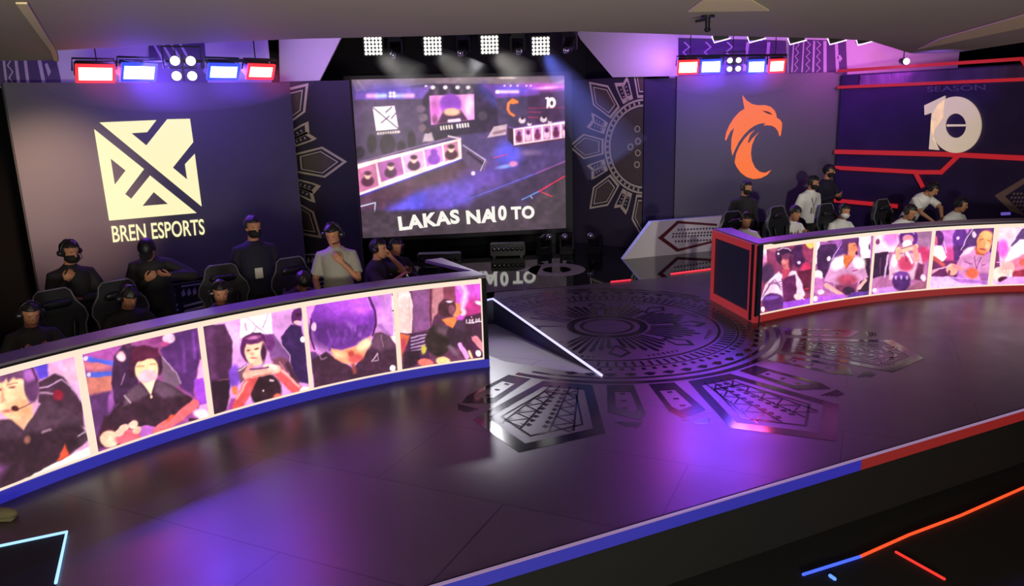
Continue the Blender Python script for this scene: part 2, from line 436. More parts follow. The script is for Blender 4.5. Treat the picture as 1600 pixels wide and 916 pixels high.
TS = lambda X, Y: (1430 + X / 3.982, 120 + Y / 3.982)
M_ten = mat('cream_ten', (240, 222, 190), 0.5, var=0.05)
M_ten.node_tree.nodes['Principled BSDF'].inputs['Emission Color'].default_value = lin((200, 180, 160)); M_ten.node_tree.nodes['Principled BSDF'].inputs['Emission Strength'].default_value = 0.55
def ell(cx, cy, rx, ry, n=40, rot=0.0, a0=0, a1=360):
    out = []
    for i in range(n + (0 if a1 - a0 >= 360 else 1)):
        a = math.radians(a0 + (a1 - a0) * i / n); x, y = rx * math.cos(a), ry * math.sin(a)
        out.append((cx + x * math.cos(rot) - y * math.sin(rot), cy + x * math.sin(rot) + y * math.cos(rot)))
    return out
oz = ell(262, 298, 156, 175, 48, a0=180, a1=540)[:-1]; hz = ell(260, 304, 66, 76, 32, a0=180, a1=-180)[:-1]
ring = oz + [oz[0]] + [hz[0]] + hz[::-1]
def annulus(W, outer, inner, off, th, T, name, m, parent):
    bm = N(); n = len(outer)
    for i in range(n):
        j = (i + 1) % n
        prism(bm, [W.px(*T(*q), off) for q in (outer[i], outer[j], inner[j], inner[i])], W.n * th)
    bmesh.ops.remove_doubles(bm, verts=bm.verts, dist=1e-5)
    return link(name, bm, m, parent)
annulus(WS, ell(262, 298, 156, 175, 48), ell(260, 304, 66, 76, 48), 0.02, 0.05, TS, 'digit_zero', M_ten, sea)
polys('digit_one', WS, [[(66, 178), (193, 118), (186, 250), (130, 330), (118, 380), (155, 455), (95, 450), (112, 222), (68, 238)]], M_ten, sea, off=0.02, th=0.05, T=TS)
text_on('season_lettering', 'SEASON', WS, (TS(78, 95), TS(442, 82), TS(76, 62)), mat('dim_lilac_letters', (104, 84, 140), 0.5), sea, weight=0.01)
polys('inner_print', WS, [[(200, 296), (322, 296), (322, 308), (200, 310)]], M_ten, sea, off=0.012, th=0.01, T=TS)
# tan arrow motif at the wall's right end
M_tan = mat('tan_print', (150, 120, 112), 0.6, var=0.1)
TW = lambda X, Y: (1350 + X / 6.108, 240 + Y / 6.108)
polys('arrow_motif', WS, [[(1250, 402), (1540, 225), (1700, 130), (1700, 190), (1560, 270), (1348, 410), (1500, 550), (1560, 600), (1400, 545)]], M_tan, sea, off=0.01, T=TW)
zz = []
for r_ in range(5):
    y0 = 380 + r_ * 38
    for c_ in range(10):
        x0 = 1400 + abs(r_ - 1) * 22 + c_ * 34
        zz.append([(x0, y0), (x0 + 20, y0 - 12), (x0 + 26, y0 + 4), (x0 + 6, y0 + 18)])
polys('motif_dashes', WS, zz, M_tan, sea, off=0.01, T=TW)
polys('lit_label', WS, [[(1308, 562), (1400, 558), (1402, 585), (1310, 590)]], mat('label_lilac', emit=(110, 90, 190), strength=0.8), sea, off=0.012, T=TW)

# draped cloth between the top red lines
bm = N(); s_a, _ = WS.sz(1345, 125); nS = 70
r1, r2 = [], []
for i in range(nS):
    s = s_a + (WS.L + 1.2 - s_a) * i / (nS - 1)
    f = 0.016 * math.sin(i * 1.1) + 0.008 * math.sin(i * 0.37)
    r1.append(bm.verts.new(WS.P(s, 3.59, 0.035 + f))); r2.append(bm.verts.new(WS.P(s, 3.36, 0.04 + f * 0.8)))
for i in range(nS - 1): bm.faces.new((r1[i], r1[i + 1], r2[i + 1], r2[i]))
g = bmesh.ops.solidify(bm, geom=bm.faces[:], thickness=0.01)
tag(link('draped_cloth', bm, mat('satin_cloth', (150, 120, 190), 0.35), smooth=True), 'gathered satin cloth hung between the two upper red lines of the season wall', 'cloth')

# ------------------------------------------------------------------ header walls above the set
def header(name, pts, m=M_header, W=None, off=-0.3):
    bm = N(); prism(bm, [W.px(u, v, off) for u, v in pts], -W.n * 0.06)
    return struct(name, bm, m)
zt = 5.3
bm = N(); prism(bm, [WL.P(-1.5, 3.55, -0.35), WL.P(WL.L * 0.97, 3.55, -0.35), WL.P(WL.L * 0.97, zt, -0.35), WL.P(-1.5, zt, -0.35)], -WL.n * 0.06); struct('wall_header_left', bm, M_header)
header('wall_header_left_end', [(436, 40), (545, 40), (533, 60), (500, 126), (438, 128)], W=WSL, off=0.03)
header('wall_header_right_end', [(895, 30), (1062, 30), (1062, 119), (962, 121), (912, 62)], W=WSR, off=0.12)
bm = N(); prism(bm, [WR.P(-0.1, 3.6, -0.3), WR.P(WR.L + 2.6, 3.6, -0.3), WR.P(WR.L + 2.6, zt, -0.3), WR.P(-0.1, zt, -0.3)], -WR.n * 0.06); struct('wall_header_right', bm, M_header)

# printed banners with woven patterns on the headers
M_ban = mat('purple_banner', (66, 40, 96), 0.6, var=0.1); M_bpat = mat('pale_banner_pattern', (190, 170, 200), 0.6)
def banner(W, quad, off, label, marks):
    e = empty('printed_banner'); tag(e, label, 'banner')
    bm = N(); prism(bm, [W.px(*q, off) for q in quad], W.n * 0.02); link('cloth', bm, M_ban, e)
    bm = N()
    for p in marks: prism(bm, [W.px(*q, off + 0.022) for q in p], W.n * 0.004)
    link('pattern', bm, M_bpat, e)
def slash(x, y0, y1, w, lean=6): return [(x, y0), (x + w, y0), (x + w + lean, y1), (x + lean, y1)]
def zig(x, y0, y1, n, a, w, lean=6):
    out = []; 
    for i in range(n):
        ya = y0 + (y1 - y0) * i / n; yb = y0 + (y1 - y0) * (i + 1) / n; l0 = lean * i / n; l1 = lean * (i + 1) / n
        xa, xb = (x, x + a) if i % 2 == 0 else (x + a, x)
        out.append([(xa + l0, ya), (xa + w + l0, ya), (xb + w + l1, yb), (xb + l1, yb)])
    return out
banner(WL, [(-40, 80), (88, 80), (100, 134), (-40, 134)], -0.32, 'dark banner with pale woven zigzag pattern at the top of the far left',
       [slash(3, 80, 130, 4), slash(22, 80, 130, 5), slash(38, 90, 130, 5, 5), slash(60, 90, 130, 6, 8)] + zig(9, 80, 130, 5, 7, 2.5) + [[(72, 98), (76, 96), (82, 110), (78, 118)]])
banner(WL, [(238, 60), (326, 55), (332, 128), (240, 130)], -0.32, 'purple banner with slanting pale stripes behind the four white lamps',
       [[(244 + i * 14, 66), (248 + i * 14, 66), (268 + i * 14, 100), (263 + i * 14, 100)] for i in range(4)])
banner(WR, [(1060, 58), (1235, 62), (1237, 116), (1060, 122)], -0.27, 'violet banner with faint woven marks behind the right row of stage lamps',
       sum([zig(1072 + i * 34, 64, 96, 4, 9, 3, -4) for i in range(3)], []) + [slash(1172, 64, 110, 5, -6), slash(1205, 64, 112, 5, -4)])
banner(WR, [(1240, 60), (1330, 62), (1332, 116), (1240, 117)], -0.27, 'magenta banner with vertical woven stripes beside the violet banner',
       [slash(1246, 62, 112, 2, -3), slash(1262, 62, 112, 2, -3), slash(1278, 62, 112, 3, -2), slash(1294, 62, 112, 5, 0), slash(1312, 62, 112, 5, 2)]
       + zig(1250, 62, 112, 8, 5, 1.5, -3) + zig(1267, 62, 112, 8, 6, 1.5, -2) + zig(1283, 62, 112, 8, 6, 1.5, -1) + [[(1316, 88), (1320, 84), (1324, 90), (1320, 96)]])

# ------------------------------------------------------------------ sun motif walls
M_navy = mat('navy_panel', (48, 40, 62), 0.75, var=0.06)
for W, nm, lab, s_to in ((WSL, 'sun_panel', 'tall dark panel with tan sun rays left of the centre screen', None), (WSR, 'sun_panel', 'tall dark panel with a tan half sun right of the centre screen', None)):
    pass
def rot2(p, a): return (p[0] * math.cos(a) - p[1] * math.sin(a), p[0] * math.sin(a) + p[1] * math.cos(a))
def band(outer, inner):
    n = len(outer); return [[outer[i], outer[(i + 1) % n], inner[(i + 1) % n], inner[i]] for i in range(n)]
def shrink(poly, k, c=None):
    cx = sum(p[0] for p in poly) / len(poly); cy = sum(p[1] for p in poly) / len(poly)
    return [(cx + (p[0] - cx) * k, cy + (p[1] - cy) * k) for p in poly]
def ray_shapes(r0, rc, rt, a, b, ang, thick=0.8, dashes=True):
    """outlined arrow shaped ray pointing along +x, turned by ang"""
    o = [(r0, -a), (rc, -b), (rt, 0), (rc, b), (r0, a)]
    out = band(o, shrink(o, thick)); core = shrink(o, thick * 0.84); out += band(core, shrink(core, 0.9))
    if dashes:
        L = rc - r0
        for j in (-2, -1, 0, 1, 2):
            for i in range(9):
                t = (i + 0.8) / 10; w = (a + (b - a) * t) * 0.22
                x = r0 + L * (0.1 + 0.86 * t); y = j * w * 1.0
                out.append([(x, y - w * 0.25), (x + L * 0.045, y - w * 0.05), (x + L * 0.045, y + w * 0.3), (x, y + w * 0.1)])
    return [[rot2(p, ang) for p in q] for q in out]
def minor_shapes(r0, r1, w0, w1, ang, side):
    o = [(r0, -w0), (r1, -w1), (r1 + 0.22 * (r1 - r0), 0.9 * w1 * side), (r1 * 0.97, w1), (r0, w0)]
    out = band(o, shrink(o, 0.62))
    for i in range(3):
        x = r0 + (r1 - r0) * (0.3 + 0.2 * i); out.append([(x, -w0 * .25), (x + .05 * (r1 - r0), -w0 * .25), (x + .05 * (r1 - r0), w0 * .25), (x, w0 * .25)])
    return [[rot2(p, ang) for p in q] for q in out]
def circle_band(r1, r2, n, a0=0, a1=2 * math.pi):
    out = []
    for i in range(n):
        p, q = a0 + (a1 - a0) * i / n, a0 + (a1 - a0) * (i + 1) / n
        out.append([(r1 * math.cos(p), r1 * math.sin(p)), (r2 * math.cos(p), r2 * math.sin(p)), (r2 * math.cos(q), r2 * math.sin(q)), (r1 * math.cos(q), r1 * math.sin(q))])
    return out
M_sun = mat('tan_sun_print', (208, 192, 170), 0.7, var=0.08); M_sun2 = mat('dull_sun_disc', (92, 78, 74), 0.7, var=0.15, scale=12)
def clip_s(poly, smin, smax):
    def cl(p, f):
        out = []
        for i in range(len(p)):
            a, b = p[i], p[(i + 1) % len(p)]; fa, fb = f(a), f(b)
            if fa >= 0: out.append(a)
            if fa * fb < 0:
                t = fa / (fa - fb); out.append((a[0] + (b[0] - a[0]) * t, a[1] + (b[1] - a[1]) * t))
        return out
    return cl(cl(poly, lambda p: p[0] - smin), lambda p: smax - p[0]) if poly else poly
def sun_wall(W, cs, cz, smin, smax, angs, name, label, ztop, R=1.9):
    e = empty(name); tag(e, label, 'stage panel')
    bm = N(); prism(bm, [W.P(smin - 0.12, 0), W.P(smax, 0), W.P(smax, ztop), W.P(smin - 0.12, ztop)], -W.n * 0.1); link('board', bm, M_navy, e)
    sh = []
    for a in angs:
        a = math.radians(a)
        sh += ray_shapes(R * .52, R * .80, R * 1.02, R * .085, R * .145, a, 0.86, False)
        for sd in (-1, 1): sh += minor_shapes(R * .53, R * .74, R * .040, R * .05, a + sd * math.radians(19.5), -sd)
    sh += circle_band(R * .49, R * .512, 48) + circle_band(R * .43, R * .452, 48)
    for i in range(48):
        a = 2 * math.pi * i / 48; sh.append([rot2(p, a) for p in ((R * .457, -R * .010), (R * .485, -R * .010), (R * .485, R * .012), (R * .457, R * .012))])
    bm = N()
    for p in sh:
        q = clip_s([(cs + x, cz + y) for x, y in p], smin, smax)
        if len(q) > 2: prism(bm, [W.P(x, y, 0.004) for x, y in q], W.n * 0.004)
    link('sun_rays', bm, M_sun, e)
    bm = N()
    for a in angs:
        a = math.radians(a); o_ = [(R * .52, -R * .085), (R * .80, -R * .145), (R * 1.02, 0), (R * .80, R * .145), (R * .52, R * .085)]
        q = clip_s([(cs + x, cz + y) for x, y in [rot2(p, a) for p in shrink(o_, .60)]], smin, smax)
        if len(q) > 2: prism(bm, [W.P(x, y, 0.003) for x, y in q], W.n * 0.003)
    link('ray_fill', bm, M_sun2, e)
    q = clip_s([(cs + R * .42 * math.cos(t), cz + R * .42 * math.sin(t)) for t in [2 * math.pi * k / 48 for k in range(48)]], smin, smax)
    if len(q) > 2:
        bm = N(); prism(bm, [W.P(x, y, 0.003) for x, y in q], W.n * 0.003); link('sun_disc', bm, M_sun2, e)
        bm = N()
        for (x, y) in ((-.33, 0), (-.16, .38), (-.16, -.38), (-.14, .12), (-.14, -.13)):
            for p in circle_band(.05, .075, 10): prism(bm, [W.P(cs + x + px_, cz + y + py_, 0.008) for px_, py_ in p], W.n * 0.003)
        link('disc_flowers', bm, M_sun, e)
    return e
sun_wall(WSL, WSL.sz(372, 247)[0], 2.26, -0.15, WSL.L + 0.2, (45, 0, -45), 'sun_panel', 'tall dark panel with tan sun rays pointing right, left of the centre screen', 3.66)
sun_wall(WSR, WSR.sz(1006, 222)[0], 2.24, 0.0, WSR.L, (90, 135, 180, 225, 270), 'sun_panel', 'tall dark panel with a tan half sun, right of the centre screen', 3.72, 1.98)
# dark return wall between half sun and right screen
bm = N(); a = WSR.P(WSR.L, 0); b = Vector((WR.a.x, WR.a.y, 0)) - Vector((0, -0.05, 0))
a = a + Vector((.02, -.02, 0)); prism(bm, [a, b, b + Vector((0, 0, 3.66)), a + Vector((0, 0, 3.66))], Vector((0, 0.1, 0))); struct('wall_return', bm, mat('indigo_return', (38, 24, 66), 0.7))
# ------------------------------------------------------------------ pictures shown on the LED screens
def project(p):
    q = Vector(p) - Vector((0, 0, EYE)); w = q.dot(cF)
    return 800 + FPX * q.dot(cR) / w, 458 - FPX * q.dot(cU) / w
def vnoise(X, Y, s, seed):
    """smooth value noise in 0..1"""
    t = np.random.RandomState(seed).rand(64, 64); x, y = X / s, Y / s; i, j = np.floor(x).astype(int), np.floor(y).astype(int)
    fx, fy = x - i, y - j; fx, fy = fx * fx * (3 - 2 * fx), fy * fy * (3 - 2 * fy); g = lambda a, b: t[a % 64, b % 64]
    return (g(i, j) * (1 - fx) + g(i + 1, j) * fx) * (1 - fy) + (g(i, j + 1) * (1 - fx) + g(i + 1, j + 1) * fx) * fy
class Paint:
    """a picture mixed from soft-edged shapes; coordinates are those of the measuring sheet"""
    def __init__(self, X, Y, bg, wob=1.0):
        self.X = X + ((vnoise(X, Y, 46, 1) - .5) * 9 + (vnoise(X, Y, 17, 2) - .5) * 3) * wob; self.Y = Y + ((vnoise(X, Y, 46, 3) - .5) * 9 + (vnoise(X, Y, 17, 4) - .5) * 3) * wob; self.c = np.tile(np.array(bg, float), (len(X), 1))
    def _mix(self, d, col, soft, op=1.0):
        a = np.clip(0.5 - d / (soft * 1.9), 0, 1)[:, None]; a = a * a * (3 - 2 * a) * op
        self.c = self.c * (1 - a) + np.array(col, float) * a
    def poly(self, pts, col, soft=3.0, op=1.0):
        X, Y = self.X, self.Y; n = len(pts); ins = np.zeros(len(X), bool); dm = np.full(len(X), 1e9)
        for i in range(n):
            x0, y0 = pts[i]; x1, y1 = pts[(i + 1) % n]
            if y0 != y1:
                k = ((y0 > Y) != (y1 > Y)) & (X < (x1 - x0) * (Y - y0) / (y1 - y0) + x0); ins ^= k
            L = (x1 - x0) ** 2 + (y1 - y0) ** 2 + 1e-9
            t = np.clip(((X - x0) * (x1 - x0) + (Y - y0) * (y1 - y0)) / L, 0, 1)
            dm = np.minimum(dm, np.hypot(X - x0 - t * (x1 - x0), Y - y0 - t * (y1 - y0)))
        self._mix(np.where(ins, -dm, dm), col, soft, op)
    def ell(self, cx, cy, rx, ry, col, rot=0.0, soft=3.0, op=1.0):
        r = math.radians(rot); dx, dy = self.X - cx, self.Y - cy
        u = dx * math.cos(r) + dy * math.sin(r); w = -dx * math.sin(r) + dy * math.cos(r)
        q = np.hypot(u / rx, w / ry); self._mix((q - 1) * min(rx, ry), col, soft, op)
    def line(self, pts, w, col, soft=3.0, op=1.0):
        dm = np.full(len(self.X), 1e9)
        for (x0, y0), (x1, y1) in zip(pts, pts[1:]):
            L = (x1 - x0) ** 2 + (y1 - y0) ** 2 + 1e-9
            t = np.clip(((self.X - x0) * (x1 - x0) + (self.Y - y0) * (y1 - y0)) / L, 0, 1)
            dm = np.minimum(dm, np.hypot(self.X - x0 - t * (x1 - x0), self.Y - y0 - t * (y1 - y0)))
        self._mix(dm - w / 2, col, soft, op)
def lin_np(c):
    c = np.clip(c / 255.0, 0, 1); return np.where(c <= 0.04045, c / 12.92, ((c + 0.055) / 1.055) ** 2.4)
M_pic = bpy.data.materials.new('live_picture'); M_pic.use_nodes = True
_nt = M_pic.node_tree; _b = _nt.nodes['Principled BSDF']; _a = _nt.nodes.new('ShaderNodeAttribute'); _a.attribute_name = 'picture'
_nt.links.new(_a.outputs['Color'], _b.inputs['Emission Color']); _b.inputs['Emission Strength'].default_value = 1.15
_b.inputs['Base Color'].default_value = (0.02, 0.02, 0.02, 1); _b.inputs['Roughness'].default_value = 0.35
def picture(name, grid, nx, ny, sheet, paint, bg, parent):
    """grid: list of (ny+1)*(nx+1) world points; sheet = (x0, y0, k) of the measuring sheet"""
    co = [tuple(p) for p in grid]
    uv = np.array([project(p) for p in co])
    P = Paint((uv[:, 0] - sheet[0]) * sheet[2], (uv[:, 1] - sheet[1]) * sheet[2], bg, 0.0 if nx > 200 else 1.0)
    paint(P)
    n1, n2, n3 = vnoise(P.X, P.Y, 60, 5), vnoise(P.X, P.Y, 24, 6), vnoise(P.X, P.Y, 10, 7)
    g = .86 + .16 * n1 + .11 * n2 + .06 * n3
    P.c = P.c * g[:, None] * np.array((1.05, .99, .97)) + (np.array((190, 110, 190.)) * (.10 * n1 * n2)[:, None]) + 6
    faces = [(j * (nx + 1) + i, j * (nx + 1) + i + 1, (j + 1) * (nx + 1) + i + 1, (j + 1) * (nx + 1) + i) for j in range(ny) for i in range(nx)]
    me = bpy.data.meshes.new(name); me.from_pydata(co, [], faces)
    at = me.color_attributes.new('picture', 'FLOAT_COLOR', 'POINT')
    c = np.ones((len(co), 4), np.float32); c[:, :3] = lin_np(P.c); at.data.foreach_set('color', c.ravel())
    return link(name, me, M_pic, parent)

def pic1(P):
    P.poly([(-400, 60), (60, 60), (240, 90), (240, 200), (-400, 230)], (150, 60, 170), 40)
    P.poly([(150, 112), (285, 92), (285, 190), (235, 205), (200, 130)], (85, 62, 210), 8)
    P.ell(430, 160, 60, 60, (235, 180, 215), soft=30)
    P.poly([(228, 220), (330, 168), (380, 185), (490, 335), (505, 490), (400, 430), (230, 340)], (62, 36, 55), 8)
    P.line([(235, 255), (290, 245), (365, 200), (420, 240), (490, 340)], 7, (205, 165, 215), 6)
    P.ell(350, 295, 30, 32, (135, 22, 45), soft=10); P.line([(240, 285), (315, 290)], 10, (170, 130, 170), 8)
    P.poly([(60, 400), (200, 345), (195, 450), (145, 500), (60, 470)], (248, 190, 150), 10)
    P.poly([(-400, 520), (-60, 440), (70, 440), (142, 502), (212, 400), (250, 335), (320, 335), (440, 400), (535, 560), (425, 645), (300, 720), (80, 835), (-400, 1020)], (72, 48, 66), 8)
    P.poly([(-400, 560), (0, 560), (120, 545), (360, 480), (470, 470), (510, 540), (420, 640), (300, 715), (80, 830), (-400, 1020)], (46, 26, 38), 30)
    P.ell(70, 300, 98, 142, (255, 208, 160), -8, 10)
    P.ell(130, 370, 50, 55, (240, 165, 115), 0, 30, .6)
    P.line([(45, 232), (98, 226)], 6, (150, 90, 80), 6); P.ell(72, 250, 17, 6, (110, 62, 58), 0, 6); P.ell(0, 262, 14, 6, (120, 70, 62), 0, 6)
    P.poly([(8, 240), (30, 330), (2, 345)], (225, 150, 120), 10)
    P.ell(42, 392, 28, 9, (205, 112, 104), 0, 8)
    P.poly([(-200, 130), (120, 140), (175, 165), (160, 210), (120, 196), (95, 205), (80, 192), (50, 222), (40, 200), (10, 225), (-60, 240), (-200, 330)], (105, 62, 105), 10)
    P.ell(185, 240, 44, 100, (86, 46, 90), -8, 8); P.ell(178, 175, 40, 40, (165, 95, 185), 0, 16)
    P.line([(140, 130), (190, 135), (225, 210)], 12, (60, 30, 60), 6)
    P.line([(110, 378), (192, 345)], 6, (120, 60, 60), 4); P.ell(92, 378, 24, 18, (72, 26, 34), 0, 6)
    P.line([(255, 520), (300, 500)], 12, (150, 120, 140), 8); P.ell(162, 562, 18, 22, (150, 95, 85), 0, 10)
    P.poly([(386, 588), (412, 657), (338, 692)], (205, 74, 42), 8)
    P.poly([(95, 822), (265, 735), (300, 718), (400, 665), (545, 598), (555, 650), (-20, 900)], (255, 240, 228), 5)
    P.poly([(-400, 640), (-30, 700), (50, 720), (-10, 800), (-400, 900)], (110, 60, 120), 30)
    P.line([(470, 540), (525, 510)], 9, (170, 150, 175), 6)
def pic2(P):
    P.ell(150, 190, 200, 70, (165, 75, 165), 0, 40); P.ell(150, 420, 110, 85, (208, 122, 112), 0, 30); P.ell(130, 300, 90, 30, (215, 120, 130), 0, 20)
    P.poly([(80, 490), (260, 450), (250, 800), (130, 860)], (85, 45, 100), 14); P.ell(225, 520, 22, 75, (150, 80, 170), 10, 10)
    P.line([(50, 250), (235, 285)], 28, (72, 92, 222), 5); P.line([(75, 358), (235, 350)], 34, (76, 96, 222), 5); P.ell(58, 250, 14, 16, (225, 200, 255)); P.ell(80, 357, 14, 16, (225, 200, 255))
    P.poly([(240, 240), (300, 165), (400, 170), (400, 440), (250, 560), (225, 420)], (56, 28, 62), 8); P.line([(315, 350), (285, 420)], 8, (150, 110, 150), 6)
    P.poly([(545, 200), (640, 90), (785, 50), (803, 240), (775, 370), (760, 500), (650, 420), (560, 260)], (78, 36, 104), 10)
    P.line([(690, 140), (700, 330)], 16, (110, 55, 150), 16); P.line([(760, 90), (770, 250)], 14, (125, 60, 170), 16)
    P.poly([(530, 225), (650, 345), (676, 420), (640, 450), (560, 420)], (118, 88, 118), 8); P.line([(540, 228), (650, 345), (676, 415)], 7, (190, 160, 190), 6)
    P.poly([(800, 260), (830, 250), (860, 630), (800, 640), (780, 380)], (235, 165, 230), 8); P.poly([(762, 392), (822, 375), (845, 545), (785, 560)], (150, 62, 212), 6)
    P.ell(815, 615, 60, 32, (255, 225, 250), 20, 12); P.line([(740, 650), (815, 660)], 22, (50, 25, 50), 8)
    P.poly([(120, 830), (180, 620), (300, 640), (300, 830)], (60, 26, 44), 12)
    P.poly([(250, 570), (320, 480), (415, 400), (480, 492), (520, 390), (620, 430), (750, 510), (740, 600), (640, 650), (560, 690), (420, 700), (400, 770), (250, 720), (185, 650)], (50, 26, 42), 8)
    P.poly([(320, 485), (410, 410), (470, 480), (400, 520), (300, 560)], (95, 68, 90), 20); P.poly([(520, 395), (620, 435), (700, 490), (560, 510), (500, 470)], (88, 62, 84), 20)
    P.line([(310, 490), (350, 540)], 10, (190, 165, 180), 8)
    P.poly([(412, 388), (515, 388), (482, 488)], (255, 236, 185), 6); P.ell(483, 502, 9, 12, (240, 200, 170))
    P.ell(440, 258, 98, 95, (76, 22, 52), 0, 8); P.ell(535, 290, 22, 70, (60, 22, 50), 0, 6); P.ell(360, 300, 24, 70, (60, 22, 50), 0, 6)
    P.ell(455, 322, 74, 84, (255, 216, 165), 0, 8); P.poly([(350, 180), (530, 180), (535, 235), (440, 262), (360, 275)], (82, 24, 54), 8)
    P.line([(395, 302), (435, 298)], 7, (175, 115, 85), 6); P.line([(475, 290), (510, 286)], 7, (175, 115, 85), 6)
    P.ell(463, 366, 60, 44, (228, 190, 206), -8, 10)
    P.line([(765, 545), (650, 642), (520, 722)], 58, (236, 104, 112), 8); P.line([(720, 510), (600, 580)], 14, (60, 26, 42), 8)
    P.poly([(612, 612), (640, 620), (560, 690)], (205, 80, 50), 8)
    P.ell(215, 775, 62, 56, (255, 208, 175), 0, 8); P.ell(335, 765, 85, 50, (226, 96, 112), -15, 10)
    for x, y in ((305, 705), (365, 682), (280, 735), (395, 715)): P.ell(x, y, 34, 24, (255, 200, 178), -25, 6)
    P.poly([(425, 688), (502, 695), (482, 765), (405, 775)], (192, 102, 212), 5)
    P.ell(290, 240, 32, 34, (255, 195, 205), 0, 10); P.ell(335, 165, 18, 24, (90, 40, 80), 0, 6); P.ell(520, 125, 50, 28, (130, 50, 120), -10, 10); P.ell(600, 122, 40, 34, (255, 205, 238), 0, 8); P.ell(570, 160, 30, 14, (190, 70, 140), 0, 8)
def pic3(P):
    P.ell(240, 250, 60, 120, (235, 180, 240), 0, 40)
    P.poly([(30, 178), (190, 168), (246, 300), (236, 540), (200, 770), (105, 840)], (68, 32, 68), 8); P.line([(80, 200), (100, 540)], 50, (95, 48, 100), 40)
    P.line([(150, 570), (215, 565)], 8, (190, 120, 130), 5); P.poly([(95, 570), (230, 565), (205, 780), (105, 840)], (40, 18, 36), 14)
    P.poly([(298, 112), (522, 80), (532, 235), (300, 270)], (255, 242, 255), 5)
    P.line([(345, 120), (470, 225)], 7, (190, 150, 200), 4); P.line([(500, 95), (460, 190)], 7, (190, 150, 200), 4); P.line([(335, 165), (345, 210)], 12, (200, 160, 215), 6); P.line([(390, 225), (420, 180)], 6, (200, 160, 215), 4)
    P.poly([(592, 260), (660, 172), (740, 185), (775, 400), (790, 590), (700, 580), (650, 400), (596, 310)], (46, 22, 74), 8)
    P.ell(705, 115, 38, 66, (86, 28, 96), 10, 6); P.ell(712, 160, 30, 16, (240, 180, 205)); P.ell(718, 105, 24, 14, (60, 20, 60)); P.ell(745, 278, 20, 22, (255, 232, 250)); P.line([(690, 60), (725, 45)], 8, (190, 120, 200))
    P.poly([(475, 235), (540, 238), (655, 400), (660, 480), (520, 430)], (122, 74, 142), 8); P.line([(545, 242), (655, 395), (655, 470)], 6, (205, 165, 215), 5); P.ell(510, 300, 34, 60, (95, 35, 105), 0, 10)
    P.ell(260, 540, 42, 85, (115, 64, 195), 0, 14); P.ell(262, 640, 20, 32, (232, 115, 62), 0, 8); P.poly([(230, 700), (300, 700), (250, 800), (200, 790)], (150, 60, 150), 12)
    P.poly([(285, 490), (345, 450), (360, 520), (300, 600)], (110, 70, 90), 8); P.line([(290, 500), (340, 465)], 8, (210, 190, 200), 5)
    P.ell(600, 460, 75, 48, (112, 62, 84), 30, 10); P.line([(580, 440), (620, 500)], 6, (190, 120, 140), 4); P.line([(640, 460), (700, 580)], 40, (70, 36, 60), 12)
    P.ell(395, 345, 94, 112, (78, 26, 84), 0, 8); P.ell(410, 365, 76, 102, (255, 208, 175), 0, 8); P.ell(400, 270, 86, 38, (88, 28, 88), -10, 8); P.ell(395, 262, 40, 12, (205, 120, 190), -8, 10)
    P.ell(362, 352, 13, 5, (120, 66, 62), -8, 4); P.ell(418, 344, 16, 6, (120, 66, 62), -8, 4); P.ell(388, 378, 12, 12, (232, 160, 130), 0, 10); P.ell(465, 370, 20, 70, (60, 22, 60), 0, 8); P.ell(398, 408, 24, 8, (220, 130, 118)); P.line([(380, 230), (440, 232), (480, 290)], 9, (60, 20, 60), 4)
    P.ell(480, 640, 115, 118, (42, 20, 30), 0, 14)
    P.line([(390, 545), (330, 660), (282, 760)], 78, (205, 76, 78), 10); P.line([(345, 580), (275, 700)], 12, (250, 180, 160), 10)
    P.line([(560, 500), (640, 580), (725, 655)], 74, (212, 82, 88), 10); P.line([(600, 500), (720, 615)], 14, (250, 190, 180), 10)
    P.line([(345, 530), (440, 512), (560, 490)], 62, (250, 180, 160), 10); P.line([(350, 500), (380, 470)], 34, (240, 150, 140), 8); P.line([(480, 470), (545, 475)], 40, (255, 215, 200), 8)
    P.line([(375, 492), (500, 478)], 14, (120, 66, 120), 4); P.line([(390, 545), (520, 520)], 6, (200, 90, 90), 5)
    P.ell(762, 636, 34, 22, (255, 245, 255), -10, 5); P.ell(505, 720, 60, 16, (220, 150, 200), -15, 8); P.ell(570, 690, 30, 24, (215, 100, 80), 0, 10); P.ell(525, 572, 18, 8, (200, 180, 190)); P.ell(468, 645, 6, 8, (200, 180, 190))
